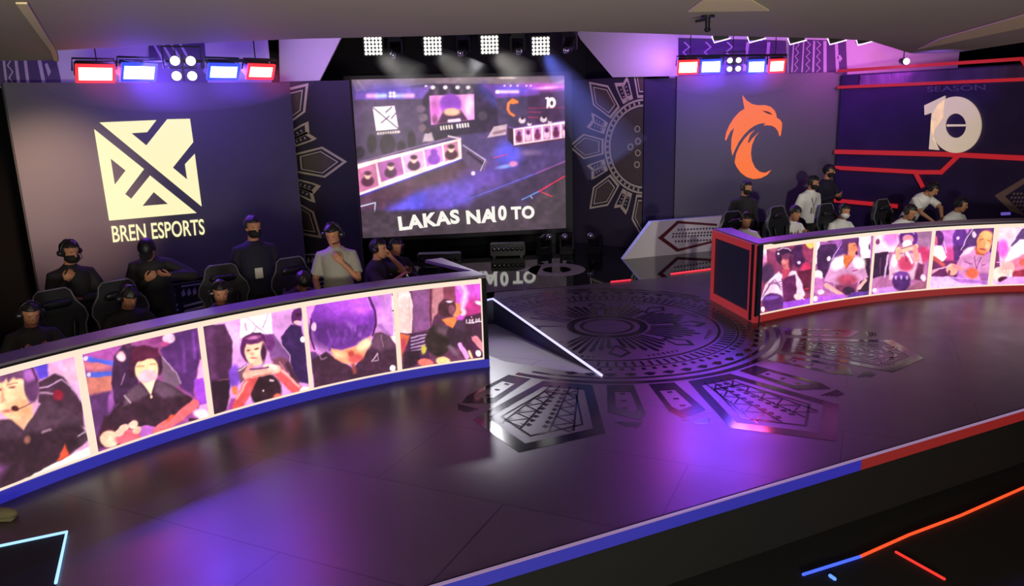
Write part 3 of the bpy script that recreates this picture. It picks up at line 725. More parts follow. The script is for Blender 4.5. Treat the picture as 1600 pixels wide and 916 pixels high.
def pic4(P):
    P.poly([(560, 110), (730, 90), (760, 430), (600, 380)], (205, 140, 226), 10); P.poly([(722, 90), (762, 80), (778, 430), (735, 430)], (243, 216, 243), 5); P.ell(733, 105, 8, 12, (60, 30, 60)); P.ell(738, 232, 8, 8, (60, 30, 60)); P.line([(735, 250), (745, 400)], 6, (160, 120, 160))
    P.poly([(600, 340), (640, 340), (720, 430), (700, 450)], (170, 110, 200), 8); P.poly([(690, 440), (770, 430), (790, 520), (740, 480)], (255, 240, 250), 6)
    P.ell(75, 520, 40, 50, (225, 130, 220), 0, 12); P.poly([(60, 560), (120, 560), (180, 640), (100, 760), (80, 700)], (90, 48, 110), 10)
    P.poly([(85, 620), (200, 560), (300, 620), (420, 690), (520, 560), (590, 415), (640, 410), (710, 440), (765, 530), (785, 730), (110, 880)], (58, 30, 52), 8)
    P.poly([(590, 415), (640, 410), (710, 440), (750, 520), (640, 560), (560, 520)], (92, 58, 84), 24); P.line([(640, 430), (655, 520)], 8, (150, 110, 140), 8)
    P.ell(340, 300, 262, 235, (122, 48, 178), -15, 8); P.ell(400, 165, 210, 90, (182, 80, 236), 5, 60); P.ell(470, 190, 70, 60, (196, 96, 242), 0, 40); P.ell(240, 430, 170, 110, (84, 34, 122), 15, 60)
    P.line([(80, 300), (75, 420), (110, 540)], 14, (60, 25, 80), 6); P.ell(105, 360, 22, 36, (235, 200, 235), 0, 6)
    P.line([(540, 110), (590, 240), (598, 330), (570, 430)], 16, (62, 26, 74), 5); P.line([(525, 130), (560, 220)], 8, (200, 130, 235), 6)
    P.poly([(228, 530), (330, 545), (470, 500), (555, 430), (550, 500), (500, 600), (420, 665), (350, 655), (270, 610)], (250, 155, 112), 12)
    P.ell(500, 500, 55, 45, (255, 224, 180), -35, 24); P.ell(300, 575, 50, 26, (255, 200, 150), 20, 20); P.ell(435, 612, 60, 34, (222, 90, 92), -12, 14); P.ell(398, 575, 26, 26, (190, 70, 60), 0, 14)
    P.poly([(200, 470), (330, 420), (450, 360), (560, 330), (560, 420), (480, 470), (360, 530), (250, 530)], (98, 42, 142), 20); P.line([(380, 330), (470, 420)], 18, (150, 90, 190), 30)
    for i in range(11): P.line([(215 + 34 * i, 400 - 6 * i), (238 + 30 * i, 470 - 9 * i), (228 + 29 * i, 548 - 14 * i - (i % 3) * 16)], 17, (84, 36, 124) if i % 2 else (104, 48, 150), 9)
    P.line([(415, 665), (430, 720)], 30, (150, 70, 74), 14); P.line([(565, 635), (610, 575)], 9, (190, 160, 190), 5); P.line([(610, 575), (615, 625), (580, 632)], 6, (170, 140, 170), 5); P.line([(140, 570), (165, 620), (205, 600)], 9, (150, 110, 150), 6)
    P.ell(731, 692, 24, 26, (255, 245, 255), 0, 5); P.ell(180, 845, 50, 16, (215, 110, 90), -10, 10)
def pic5(P):
    P.poly([(185, 165), (345, 150), (350, 490), (190, 560)], (122, 72, 126), 8); P.poly([(330, 150), (545, 120), (545, 300), (340, 470)], (128, 62, 78), 8)
    P.line([(340, 180), (340, 480)], 12, (90, 30, 60), 6); P.poly([(355, 150), (445, 140), (445, 240), (385, 400), (350, 490)], (186, 122, 136), 8); P.poly([(450, 135), (535, 125), (535, 250), (450, 240)], (120, 52, 76), 5)
    P.poly([(542, 118), (790, 80), (790, 500), (560, 430)], (205, 78, 216), 6); P.ell(700, 340, 100, 90, (180, 44, 130), 0, 40); P.line([(600, 130), (635, 210), (600, 340)], 44, (255, 205, 255), 26); P.line([(570, 150), (590, 200)], 20, (225, 160, 255), 20)
    P.ell(610, 370, 30, 30, (255, 225, 250), 0, 12); P.ell(745, 290, 36, 16, (255, 230, 255), 15, 6); P.poly([(640, 400), (790, 370), (790, 760), (600, 740), (560, 480)], (62, 24, 54), 12)
    for i, x in enumerate((642, 668, 694, 722, 748, 772)):
        y = 462 - i * 3.5
        P.line([(x, y - 26), (x, y)], 8, (255, 240, 255), 4); P.line([(x, y), (x + 16, y - 3)], 8, (255, 240, 255), 4)
        if i % 2: P.line([(x + 14, y - 26), (x + 14, y)], 6, (250, 220, 250), 4)
    P.ell(683, 410, 7, 7, (250, 150, 200)); P.line([(690, 575), (715, 555)], 12, (235, 225, 235), 5)
    P.poly([(110, 560), (340, 520), (330, 760), (110, 860)], (66, 32, 66), 8)
    for y in (575, 600, 630, 660, 690): P.line([(175, y + 8), (330, y - 30)], 11, (188, 158, 212), 6)
    P.poly([(110, 700), (240, 690), (260, 790), (110, 850)], (40, 20, 36), 14)
    P.poly([(60, 190), (130, 168), (170, 210), (192, 310), (180, 545), (70, 540)], (246, 210, 208), 6); P.line([(160, 240), (165, 500)], 10, (225, 180, 190), 8); P.poly([(70, 545), (165, 560), (140, 640), (100, 700), (90, 800)], (202, 96, 56), 8); P.ell(110, 640, 20, 60, (190, 60, 90), 0, 12)
    P.poly([(370, 400), (420, 360), (450, 470), (340, 500)], (80, 40, 70), 8)
    P.ell(400, 605, 108, 132, (38, 26, 26), 0, 10); P.ell(440, 520, 60, 40, (86, 62, 78), 30, 24); P.ell(570, 560, 95, 110, (46, 26, 42), 0, 14); P.ell(600, 480, 60, 40, (60, 36, 60), 20, 14); P.line([(650, 500), (760, 600)], 60, (58, 30, 50), 12)
    P.poly([(430, 425), (540, 410), (560, 430), (525, 505), (470, 470)], (228, 124, 62), 8); P.ell(555, 350, 34, 62, (236, 142, 92), 8, 8); P.ell(585, 372, 14, 16, (225, 120, 80))
    P.ell(475, 332, 74, 76, (58, 26, 38), 10, 8); P.ell(515, 345, 28, 44, (120, 66, 86), 0, 8); P.line([(440, 285), (490, 268), (530, 300)], 16, (70, 35, 50), 5); P.ell(495, 278, 26, 10, (225, 200, 230), 0, 6)
    P.line([(585, 640), (645, 745)], 38, (226, 152, 232), 6); P.line([(660, 700), (685, 750)], 20, (250, 200, 150), 8); P.line([(715, 590), (790, 680)], 52, (222, 132, 152), 8)
    P.ell(280, 680, 22, 40, (190, 180, 70), 0, 8); P.ell(300, 792, 66, 34, (238, 106, 96), 8, 8); P.ell(445, 778, 62, 36, (252, 224, 152), 8, 8); P.ell(740, 716, 24, 25, (255, 248, 255), 0, 5); P.line([(500, 660), (560, 720)], 30, (110, 90, 110), 20)
def picR1(P):
    P.poly([(110, 120), (190, 120), (182, 330), (120, 360)], (255, 228, 242), 8); P.ell(150, 330, 36, 90, (228, 130, 190), 0, 20); P.ell(250, 180, 50, 40, (165, 90, 120), 0, 20); P.ell(350, 120, 90, 40, (120, 45, 95), 0, 14)
    P.ell(190, 440, 70, 100, (70, 40, 80), 0, 24); P.ell(510, 260, 72, 120, (60, 25, 70), 0, 12); P.ell(600, 200, 50, 110, (140, 50, 90), 0, 20); P.ell(585, 390, 50, 60, (210, 50, 100), 0, 20); P.poly([(500, 420), (640, 400), (620, 640), (540, 620)], (84, 24, 50), 12); P.line([(550, 605), (610, 595)], 10, (190, 40, 60), 6)
    P.ell(628, 118, 46, 72, (255, 216, 112), 0, 8); P.ell(512, 330, 18, 16, (230, 200, 240), 0, 6)
    P.ell(370, 262, 102, 92, (54, 24, 60), 0, 8); P.ell(395, 325, 56, 84, (196, 98, 108), 0, 8); P.ell(395, 265, 60, 30, (110, 50, 90), 0, 10); P.ell(360, 325, 24, 20, (230, 140, 140), 0, 10); P.line([(300, 205), (350, 180), (405, 182), (430, 205)], 10, (222, 190, 242), 5); P.ell(305, 238, 12, 12, (235, 215, 250)); P.ell(430, 330, 22, 70, (70, 25, 60), 0, 10)
    P.poly([(120, 720), (165, 560), (240, 480), (300, 420), (360, 470), (440, 410), (480, 420), (545, 545), (575, 660), (540, 710)], (232, 205, 232), 10)
    for k in range(4): P.line([(140 + k * 20, 680 - k * 40), (210 + k * 20, 560 - k * 20), (330, 520 + k * 30)], 10, (140, 90, 150), 6)
    P.poly([(335, 490), (400, 470), (475, 450), (490, 600), (480, 730), (350, 740)], (88, 30, 80), 10); P.poly([(330, 400), (420, 400), (410, 460), (350, 510)], (180, 60, 90), 10)
    P.ell(250, 735, 112, 95, (76, 34, 98), 0, 12); P.ell(230, 690, 80, 20, (120, 70, 180), -8, 10); P.ell(510, 682, 50, 36, (242, 202, 205), 0, 8); P.poly([(350, 735), (640, 690), (640, 770), (350, 810)], (152, 72, 224), 8); P.line([(530, 670), (570, 710)], 10, (245, 200, 240), 6); P.ell(145, 808, 20, 28, (255, 250, 255), 0, 5)
def picR2(P):
    P.poly([(650, 40), (735, 35), (728, 150), (700, 330), (650, 400)], (255, 238, 250), 6); P.ell(860, 100, 110, 80, (150, 80, 170), 0, 30)
    P.poly([(698, 210), (740, 150), (890, 140), (912, 200), (850, 320), (780, 490), (715, 450), (695, 330)], (58, 28, 72), 8); P.ell(810, 78, 62, 42, (92, 36, 84), 0, 8); P.ell(780, 110, 30, 16, (190, 130, 180)); P.ell(818, 290, 20, 24, (240, 220, 245), 0, 6)
    P.poly([(850, 260), (980, 60), (1000, 250), (900, 300)], (80, 38, 110), 10); P.line([(850, 300), (1000, 40)], 7, (210, 180, 230), 5)
    P.poly([(1115, 0), (1245, 0), (1245, 285), (1150, 285)], (255, 241, 246), 6); P.ell(1236, 165, 9, 32, (50, 30, 50), 0, 5); P.poly([(1160, 288), (1245, 288), (1225, 660), (1120, 640)], (46, 22, 42), 8)
    P.ell(710, 460, 48, 50, (244, 240, 236), 0, 8); P.ell(700, 560, 62, 80, (196, 112, 196), 0, 14); P.ell(735, 630, 34, 28, (235, 210, 240), 0, 8)
    P.poly([(770, 520), (850, 320), (960, 255), (1000, 390), (1090, 250), (1180, 340), (1220, 480), (1130, 530), (1110, 640), (890, 650), (860, 540)], (198, 142, 192), 8)
    P.ell(925, 330, 95, 58, (255, 242, 252), -35, 26); P.ell(1130, 330, 66, 60, (255, 240, 250), 35, 24); P.ell(1010, 510, 100, 62, (170, 62, 94), 0, 26); P.line([(1060, 420), (1110, 405)], 12, (160, 60, 120), 6); P.poly([(880, 560), (1110, 540), (1100, 650), (900, 660)], (120, 50, 90), 20)
    P.poly([(965, 240), (1085, 255), (1065, 300), (995, 395), (970, 330)], (205, 106, 56), 8); P.line([(1000, 390), (1060, 290)], 6, (110, 50, 60), 4)
    P.ell(1040, 122, 84, 108, (78, 32, 90), 0, 8); P.ell(1058, 185, 50, 78, (226, 134, 98), 0, 8); P.ell(1040, 90, 80, 40, (90, 38, 105), 0, 10); P.line([(1070, 155), (1100, 150)], 6, (90, 40, 40)); P.ell(1102, 235, 12, 18, (50, 20, 40)); P.ell(1000, 190, 20, 60, (80, 34, 80), 0, 8)
    P.line([(790, 560), (960, 665)], 44, (240, 172, 172), 8); P.line([(1195, 510), (1130, 590)], 34, (240, 180, 180), 8); P.ell(1020, 620, 66, 44, (48, 24, 50), 0, 12); P.poly([(640, 690), (980, 648), (990, 690), (640, 750)], (172, 86, 236), 8); P.poly([(1050, 640), (1240, 620), (1240, 680), (1000, 690)], (90, 50, 150), 8); P.ell(680, 700, 22, 26, (255, 250, 255), 0, 5)
def picR3(P):
    P.ell(620, 200, 90, 130, (150, 105, 150), 0, 30); P.ell(590, 370, 70, 80, (205, 52, 112), 0, 26)
    P.poly([(40, 110), (330, 90), (350, 250), (300, 345), (70, 360)], (250, 218, 245), 8); P.ell(270, 190, 74, 100, (218, 128, 214), 0, 26); P.ell(137, 242, 22, 32, (112, 50, 100), 0, 6); P.ell(155, 130, 8, 20, (90, 40, 90)); P.ell(360, 140, 30, 30, (255, 225, 250), 0, 12)
    P.poly([(70, 362), (240, 340), (256, 570), (80, 610)], (48, 18, 54), 8); P.line([(165, 400), (160, 560)], 8, (110, 60, 130), 6); P.line([(240, 380), (205, 590)], 18, (215, 180, 230), 8)
    P.poly([(250, 540), (265, 420), (300, 365), (560, 355), (610, 560), (600, 620), (250, 620)], (222, 175, 205), 10); P.ell(420, 460, 80, 80, (196, 60, 104), 0, 24); P.poly([(540, 450), (600, 470), (600, 640), (500, 620)], (90, 30, 70), 16); P.ell(300, 430, 30, 60, (255, 240, 250), 0, 12)
    P.ell(447, 200, 92, 102, (82, 30, 122), 0, 8); P.line([(380, 130), (440, 105), (500, 160)], 10, (190, 150, 230), 5); P.ell(440, 215, 56, 46, (238, 144, 166), 0, 8); P.ell(432, 265, 50, 42, (250, 232, 240), 0, 8)
    P.line([(340, 400), (345, 320), (400, 325)], 52, (245, 178, 155), 8); P.line([(400, 320), (520, 290)], 46, (250, 190, 165), 8); P.line([(505, 300), (530, 420)], 50, (238, 150, 140), 8); P.line([(375, 310), (500, 275)], 12, (160, 90, 120), 5); P.line([(410, 360), (430, 440)], 8, (120, 40, 90), 5); P.line([(430, 350), (480, 450)], 26, (255, 225, 240), 12)
    P.ell(375, 640, 92, 95, (64, 26, 92), 0, 12); P.ell(370, 570, 80, 30, (110, 50, 150), 0, 10)
    for x in (320, 370, 430): P.ell(x, 600, 12, 22, (190, 140, 225), 0, 6)
    P.poly([(60, 720), (285, 690), (330, 745), (100, 765)], (196, 136, 242), 8); P.poly([(70, 620), (180, 580), (90, 700)], (190, 120, 180), 10); P.poly([(440, 700), (600, 620), (660, 600), (650, 700), (420, 750)], (142, 82, 112), 10); P.ell(592, 602, 24, 34, (240, 210, 240), -20, 8); P.ell(105, 728, 24, 22, (255, 250, 255), 0, 6)
def picR4(P):
    P.poly([(680, 310), (1000, 290), (900, 460), (680, 480)], (192, 62, 134), 24); P.poly([(670, 430), (940, 430), (930, 600), (670, 590)], (96, 32, 88), 16); P.line([(680, 530), (830, 490)], 10, (250, 190, 230), 6); P.poly([(670, 540), (770, 500), (680, 570)], (225, 170, 200), 8)
    P.poly([(690, 300), (740, 270), (790, 290), (825, 400), (790, 440), (690, 400)], (255, 246, 250), 8); P.line([(690, 400), (790, 470)], 40, (190, 80, 80), 12); P.ell(745, 205, 54, 76, (72, 22, 92), 0, 8); P.ell(722, 230, 16, 40, (220, 90, 130), 0, 8); P.line([(800, 240), (825, 350)], 12, (240, 190, 240), 8)
    P.ell(960, 100, 44, 46, (76, 26, 120), 0, 8); P.ell(962, 210, 76, 120, (86, 36, 132), 0, 10); P.ell(940, 205, 16, 16, (230, 180, 240), 0, 6); P.poly([(890, 280), (1000, 280), (980, 430), (900, 430)], (76, 30, 100), 10)
    P.poly([(970, 320), (1050, 130), (1100, 90), (1200, 90), (1180, 300), (1050, 340)], (74, 38, 102), 8); P.line([(972, 320), (1020, 220), (1090, 110), (1180, 85)], 9, (222, 190, 235), 5); P.ell(1100, 170, 20, 34, (235, 210, 240), 0, 8)
    P.poly([(920, 500), (955, 390), (1040, 300), (1110, 285), (1200, 380), (1275, 350), (1255, 560), (1230, 660), (1000, 600), (935, 520)], (202, 134, 192), 8); P.poly([(960, 390), (1040, 300), (1110, 290), (1060, 350)], (250, 210, 240), 16); P.line([(1010, 440), (1080, 465)], 8, (110, 50, 120), 5); P.line([(1180, 480), (1210, 470)], 8, (110, 50, 120), 5)
    P.ell(1080, 555, 62, 52, (232, 92, 62), 0, 18); P.line([(1105, 380), (1125, 520), (1170, 400)], 8, (120, 60, 110), 5); P.poly([(1150, 560), (1260, 560), (1230, 660), (1170, 640)], (150, 80, 160), 14)
    P.poly([(1150, 150), (1200, 70), (1330, 40), (1320, 320), (1265, 350)], (88, 34, 108), 8); P.poly([(1100, 300), (1200, 300), (1200, 380), (1120, 370)], (190, 80, 50), 10)
    P.ell(1205, 245, 76, 118, (242, 154, 94), 12, 8); P.ell(1235, 180, 50, 50, (255, 180, 110), 0, 24); P.line([(1160, 225), (1195, 215)], 8, (120, 50, 50), 5); P.line([(1235, 225), (1265, 240)], 7, (130, 60, 50), 5); P.ell(1190, 318, 34, 12, (180, 70, 70), 10, 6); P.ell(1235, 280, 24, 40, (250, 190, 140), 0, 14)
    P.ell(880, 520, 60, 62, (238, 172, 156), 0, 8); P.line([(900, 480), (980, 510)], 40, (225, 140, 150), 8); P.line([(850, 540), (845, 580)], 24, (120, 50, 70), 8)
    P.poly([(650, 590), (860, 590), (1250, 640), (1250, 680), (650, 720)], (218, 180, 246), 8); P.poly([(860, 600), (1250, 640), (1240, 670), (960, 650)], (170, 100, 200), 12)
def picR5(P):
    P.ell(1420, 130, 110, 110, (232, 205, 222), 0, 40); P.poly([(1310, 240), (1345, 240), (1360, 500), (1290, 540)], (116, 48, 100), 10); P.ell(1390, 310, 54, 90, (222, 96, 214), 0, 20); P.line([(1330, 450), (1400, 440)], 10, (250, 160, 230), 6)
    P.poly([(1470, 280), (1580, 110), (1700, 60), (1700, 300), (1520, 320)], (90, 60, 120), 10); P.line([(1450, 280), (1570, 110), (1680, 70)], 10, (240, 220, 245), 6); P.ell(1680, 60, 80, 100, (70, 40, 100), 0, 14); P.ell(1690, 120, 50, 80, (240, 160, 130), 0, 10)
    P.poly([(1400, 470), (1470, 300), (1560, 220), (1800, 200), (1900, 400), (1850, 640), (1480, 640)], (255, 242, 250), 10); P.poly([(1450, 440), (1620, 355), (1800, 380), (1800, 600), (1490, 600)], (218, 122, 160), 20); P.ell(1590, 450, 34, 40, (240, 90, 80), 0, 12); P.poly([(1480, 540), (1700, 500), (1700, 600), (1480, 600)], (140, 40, 60), 14)
    P.ell(1350, 560, 76, 62, (248, 212, 200), -30, 8); P.ell(1440, 500, 66, 66, (240, 180, 180), 0, 10)
    for x in (1390, 1420, 1450): P.line([(x, 560), (x + 14, 530)], 24, (250, 215, 205), 6)
    P.ell(1395, 620, 54, 34, (66, 18, 46), 0, 8); P.poly([(1440, 600), (1800, 580), (1800, 680), (1280, 690)], (214, 152, 240), 10)
def picC(P):
    P.poly([(30, 45), (1258, 35), (1258, 610), (1000, 800), (80, 806)], (56, 44, 72), 6)
    P.poly([(30, 45), (1258, 33), (1258, 100), (950, 85), (780, 78), (500, 75), (80, 120), (60, 130)], (112, 98, 110), 8); P.line([(70, 60), (110, 115)], 10, (140, 128, 130), 8); P.ell(925, 43, 50, 7, (190, 180, 170), 0, 5); P.poly([(1120, 90), (1258, 50), (1258, 70), (1160, 100)], (150, 135, 140), 6)
    P.poly([(60, 130), (450, 95), (500, 80), (440, 165), (50, 170)], (110, 72, 150), 10)
    P.ell(250, 130, 170, 50, (92, 72, 205), 0, 60)
    for x0, x1, c in ((130, 172, (255, 170, 240)), (182, 226, (185, 215, 255)), (288, 328, (190, 200, 255)), (346, 382, (255, 180, 230))): P.line([(x0, 146), (x1, 145)], 22, c, 14)
    for x, y in ((256, 130), (276, 130), (256, 148), (276, 148)): P.ell(x, y, 9, 9, (245, 245, 255), 0, 6)
    P.poly([(42, 172), (440, 165), (460, 430), (60, 540)], (72, 56, 92), 8)
    P.poly([(155, 210), (280, 203), (303, 335), (175, 347)], (255, 252, 252), 4)
    for a, b in (((158, 214), (302, 334)), ((205, 300), (250, 262)), ((230, 240), (262, 212)), ((262, 275), (292, 240))): P.line([a, b], 7, (80, 62, 100), 4)
    P.line([(186, 362), (304, 352)], 15, (210, 205, 200), 5)
    for x in range(195, 300, 14): P.line([(x, 352), (x + 1, 372)], 3, (80, 62, 100), 3)
    P.poly([(440, 170), (500, 80), (780, 80), (860, 160), (880, 385), (450, 410)], (40, 28, 56), 8)
    P.ell(430, 220, 26, 22, (100, 80, 110), 0, 8); P.ell(445, 270, 28, 22, (100, 84, 105), 0, 8); P.ell(440, 330, 22, 22, (105, 84, 105), 0, 8); P.ell(785, 260, 26, 26, (74, 60, 84), 0, 10)
    for x in (500, 571, 641, 702): P.ell(x, 98, 13, 11, (250, 245, 255), 0, 6); P.ell(x + 20, 120, 10, 16, (90, 84, 100), 0, 16)
    P.line([(780, 100), (860, 180)], 40, (60, 60, 150), 50)
    P.poly([(478, 145), (735, 135), (738, 281), (490, 312)], (222, 150, 224), 4); P.ell(600, 195, 62, 62, (140, 62, 200), 0, 12); P.poly([(520, 308), (560, 232), (660, 228), (700, 285)], (66, 32, 66), 8); P.ell(608, 238, 46, 22, (250, 180, 150), 0, 8); P.ell(512, 225, 26, 70, (190, 90, 190), 0, 20); P.ell(705, 200, 22, 60, (245, 205, 240), 0, 12); P.line([(592, 290), (650, 284)], 18, (235, 210, 255), 6); P.ell(510, 280, 16, 26, (120, 60, 110), 0, 10)
    for i in range(11):
        if i in (5,): continue
        P.line([(545 + i * 15.5, 322 - i * 1.8), (548 + i * 15.5, 339 - i * 1.8)], 9, (240, 236, 225), 4)
    P.poly([(862, 160), (1042, 150), (1042, 345), (885, 355)], (60, 50, 84), 6); P.poly([(780, 80), (1110, 80), (1110, 140), (862, 160)], (104, 62, 160), 10)
    P.line([(982, 182), (955, 168), (932, 190), (928, 220), (940, 245), (962, 258)], 14, (252, 120, 52), 5); P.ell(960, 180, 22, 12, (252, 120, 52), 0, 5)
    P.poly([(1042, 150), (1258, 130), (1258, 330), (1042, 330)], (58, 38, 70), 6); P.line([(1045, 217), (1255, 212)], 4, (150, 40, 80), 3); P.line([(1045, 238), (1120, 240)], 4, (150, 40, 80), 3); P.line([(1045, 268), (1100, 270)], 5, (150, 40, 80), 3)
    P.ell(1180, 185, 24, 31, (230, 226, 230), 0, 4); P.ell(1180, 187, 8, 13, (60, 40, 70), 0, 3); P.line([(1148, 160), (1158, 158), (1155, 212)], 11, (230, 226, 230), 4)
    P.ell(1140, 95, 130, 20, (205, 84, 226), 0, 24); P.ell(1150, 100, 60, 7, (255, 190, 255), -4, 8); P.ell(960, 112, 90, 24, (90, 80, 220), 0, 30); P.line([(866, 123), (985, 122)], 16, (235, 200, 255), 10); P.ell(870, 123, 12, 10, (255, 240, 250), 0, 5)
    for x in (910, 945, 985, 1035, 1060): P.ell(x, 88, 6, 5, (240, 200, 250), 0, 4)
    P.ell(460, 90, 8, 5, (255, 240, 255), 0, 4)
    P.poly([(60, 540), (660, 370), (1258, 300), (1258, 520), (1040, 620), (700, 765), (600, 790), (240, 806), (80, 790)], (66, 52, 104), 10)
    P.poly([(76, 715), (662, 512), (900, 540), (600, 640), (250, 760), (200, 806), (80, 806)], (78, 52, 72), 30)
    P.poly([(240, 806), (420, 690), (560, 655), (780, 620), (700, 765), (600, 790)], (92, 74, 190), 40); P.poly([(250, 806), (390, 715), (460, 700), (440, 795)], (88, 82, 228), 22); P.ell(800, 600, 130, 60, (92, 66, 170), -15, 60)
    P.ell(930, 480, 70, 70, (86, 84, 232), 0, 50); P.ell(915, 550, 46, 10, (130, 160, 250), -10, 8); P.ell(960, 535, 22, 14, (240, 140, 200), 0, 10); P.line([(850, 500), (925, 482)], 6, (190, 60, 130), 4); P.ell(1060, 470, 50, 16, (110, 90, 140), 0, 14)
    P.poly([(668, 430), (800, 515), (780, 580), (700, 560), (668, 505)], (84, 66, 104), 8); P.line([(672, 428), (800, 513), (772, 575)], 5, (205, 192, 226), 4); P.line([(700, 470), (780, 530)], 14, (40, 28, 50), 8); P.line([(808, 520), (790, 570)], 5, (120, 110, 140), 4); P.ell(730, 590, 12, 12, (230, 215, 255), 0, 5)
    P.poly([(810, 386), (848, 322), (925, 308), (918, 368)], (176, 158, 172), 5); P.line([(850, 360), (915, 345)], 14, (120, 90, 110), 8)
    for x, y, rx, ry in ((150, 420, 28, 55), (240, 425, 45, 60), (320, 440, 24, 36), (378, 400, 24, 52), (80, 470, 30, 36), (540, 375, 14, 20)): P.ell(x, y, rx, ry, (38, 26, 44), 0, 8)
    P.poly([(440, 410), (452, 362), (492, 355), (508, 405)], (186, 170, 186), 8); P.ell(470, 345, 14, 15, (60, 40, 56), 0, 5)
    P.poly([(60, 538), (660, 388), (666, 506), (74, 718)], (255, 228, 228), 4); P.line([(60, 532), (600, 385), (655, 382)], 9, (120, 96, 140), 5); P.line([(588, 376), (658, 392)], 9, (225, 205, 225), 4)
    for q, c, c2 in (([(66, 566), (172, 532), (190, 660), (78, 702)], (190, 110, 160), (80, 36, 66)), ([(180, 530), (316, 494), (334, 594), (204, 640)], (170, 90, 170), (70, 30, 66)), ([(326, 492), (440, 460), (454, 552), (344, 590)], (226, 170, 220), (66, 30, 66)), ([(450, 456), (550, 430), (560, 520), (464, 552)], (205, 130, 225), (130, 60, 190)), ([(560, 426), (640, 406), (648, 496), (570, 522)], (190, 120, 160), (60, 30, 48))):
        P.poly(q, c, 4); cx = sum(p[0] for p in q) / 4; cy = sum(p[1] for p in q) / 4; P.ell(cx, cy + 20, 36, 30, c2, -10, 8); P.ell(cx, cy - 14, 18, 22, (250, 200, 180) if c2[0] < 120 else c2, 0, 6); P.ell(cx, cy - 26, 20, 13, c2, 0, 6)
    P.line([(76, 722), (666, 510)], 7, (60, 56, 190), 4)
    P.poly([(958, 332), (1258, 290), (1258, 385), (962, 430)], (255, 230, 232), 4); P.poly([(925, 325), (958, 335), (962, 430), (930, 400)], (50, 30, 50), 5); P.line([(925, 322), (960, 332), (1258, 288)], 5, (120, 70, 170), 4)
    for i in range(6):
        x = 970 + i * 53; y = 340 - i * 6.5; P.poly([(x, y), (x + 44, y - 5), (x + 45, y + 72), (x + 2, y + 78)], (190, 130, 190), 4); P.ell(x + 22, y + 48, 17, 22, (100, 34, 74) if i % 2 == 0 else (226, 190, 220), 0, 6); P.ell(x + 22, y + 22, 11, 14, (90, 34, 90), 0, 5)
    P.line([(962, 436), (1258, 392)], 6, (90, 40, 60), 4)
    for x, y, r in ((1010, 286, 20), (1052, 308, 12), (1133, 280, 20), (1168, 296, 11)): P.ell(x, y, r, r * .9, (216, 200, 220), 0, 5); P.ell(x + 2, y - r * .7, r * .5, r * .5, (40, 28, 46), 0, 4)
    P.line([(602, 776), (1090, 590), (1258, 520)], 6, (84, 84, 205), 4); P.line([(1090, 590), (1258, 520)], 5, (150, 70, 120), 4)
    P.line([(82, 780), (170, 757), (166, 815)], 6, (190, 215, 245), 4); P.poly([(60, 806), (1000, 800), (1000, 830), (60, 830)], (56, 48, 58), 20)
    P.line([(1010, 740), (1108, 692)], 6, (92, 150, 235), 4); P.line([(1108, 692), (1254, 606)], 6, (236, 42, 62), 4); P.line([(1120, 696), (1182, 722)], 5, (215, 50, 62), 4); P.line([(1060, 722), (1068, 732)], 5, (160, 200, 240), 4)

# ------------------------------------------------------------------ the two curved player booths
class Curve:
    """plan curve of a booth front through measured foot points"""
    def __init__(self, pts, deg, u0, u1, n=90):
        P = [(u, level(u, v, z)) for u, v, z in pts]
        us = np.array([p[0] for p in P]) / 800.0
        self.cx = np.polyfit(us, [p[1].x for p in P], deg); self.cy = np.polyfit(us, [p[1].y for p in P], deg)
        self.u0, self.u1 = u0, u1
    def at(self, u): return Vector((np.polyval(self.cx, u / 800.0), np.polyval(self.cy, u / 800.0), 0))
    def nrm(self, u):
        t = self.at(u + 1) - self.at(u - 1); t.normalize(); return Vector((t.y, -t.x, 0))
    def sweep(self, bm, prof, u0=None, u1=None, n=60):
        """closed profile of (offset outward, z) swept along the curve"""
        u0 = self.u0 if u0 is None else u0; u1 = self.u1 if u1 is None else u1
        rings = []
        for i in range(n + 1):
            u = u0 + (u1 - u0) * i / n; p, nn = self.at(u), self.nrm(u)
            rings.append([p + nn * o + Vector((0, 0, z)) for o, z in prof])
        return ringloft(bm, rings)
    def grid(self, u0, u1, z0, z1, nx, ny, off):
        out = []
        for j in range(ny + 1):
            for i in range(nx + 1):
                u = u0 + (u1 - u0) * i / nx; out.append(self.at(u) + self.nrm(u) * off + Vector((0, 0, z0 + (z1 - z0) * j / ny)))
        return out
M_cream = mat('led_cream', emit=(250, 226, 204), strength=1.05)
M_ledge = mat('booth_ledge', (118, 108, 124), 0.35, var=0.05)
M_dark = mat('booth_black', (18, 17, 22), 0.5)
M_desk = mat('desk_black', (22, 21, 25), 0.45)
M_bblue = mat('booth_blue_base', emit=(38, 36, 158), strength=1.0)
M_bred = mat('booth_red_base', emit=(150, 34, 36), strength=0.85)
BT = 1.15
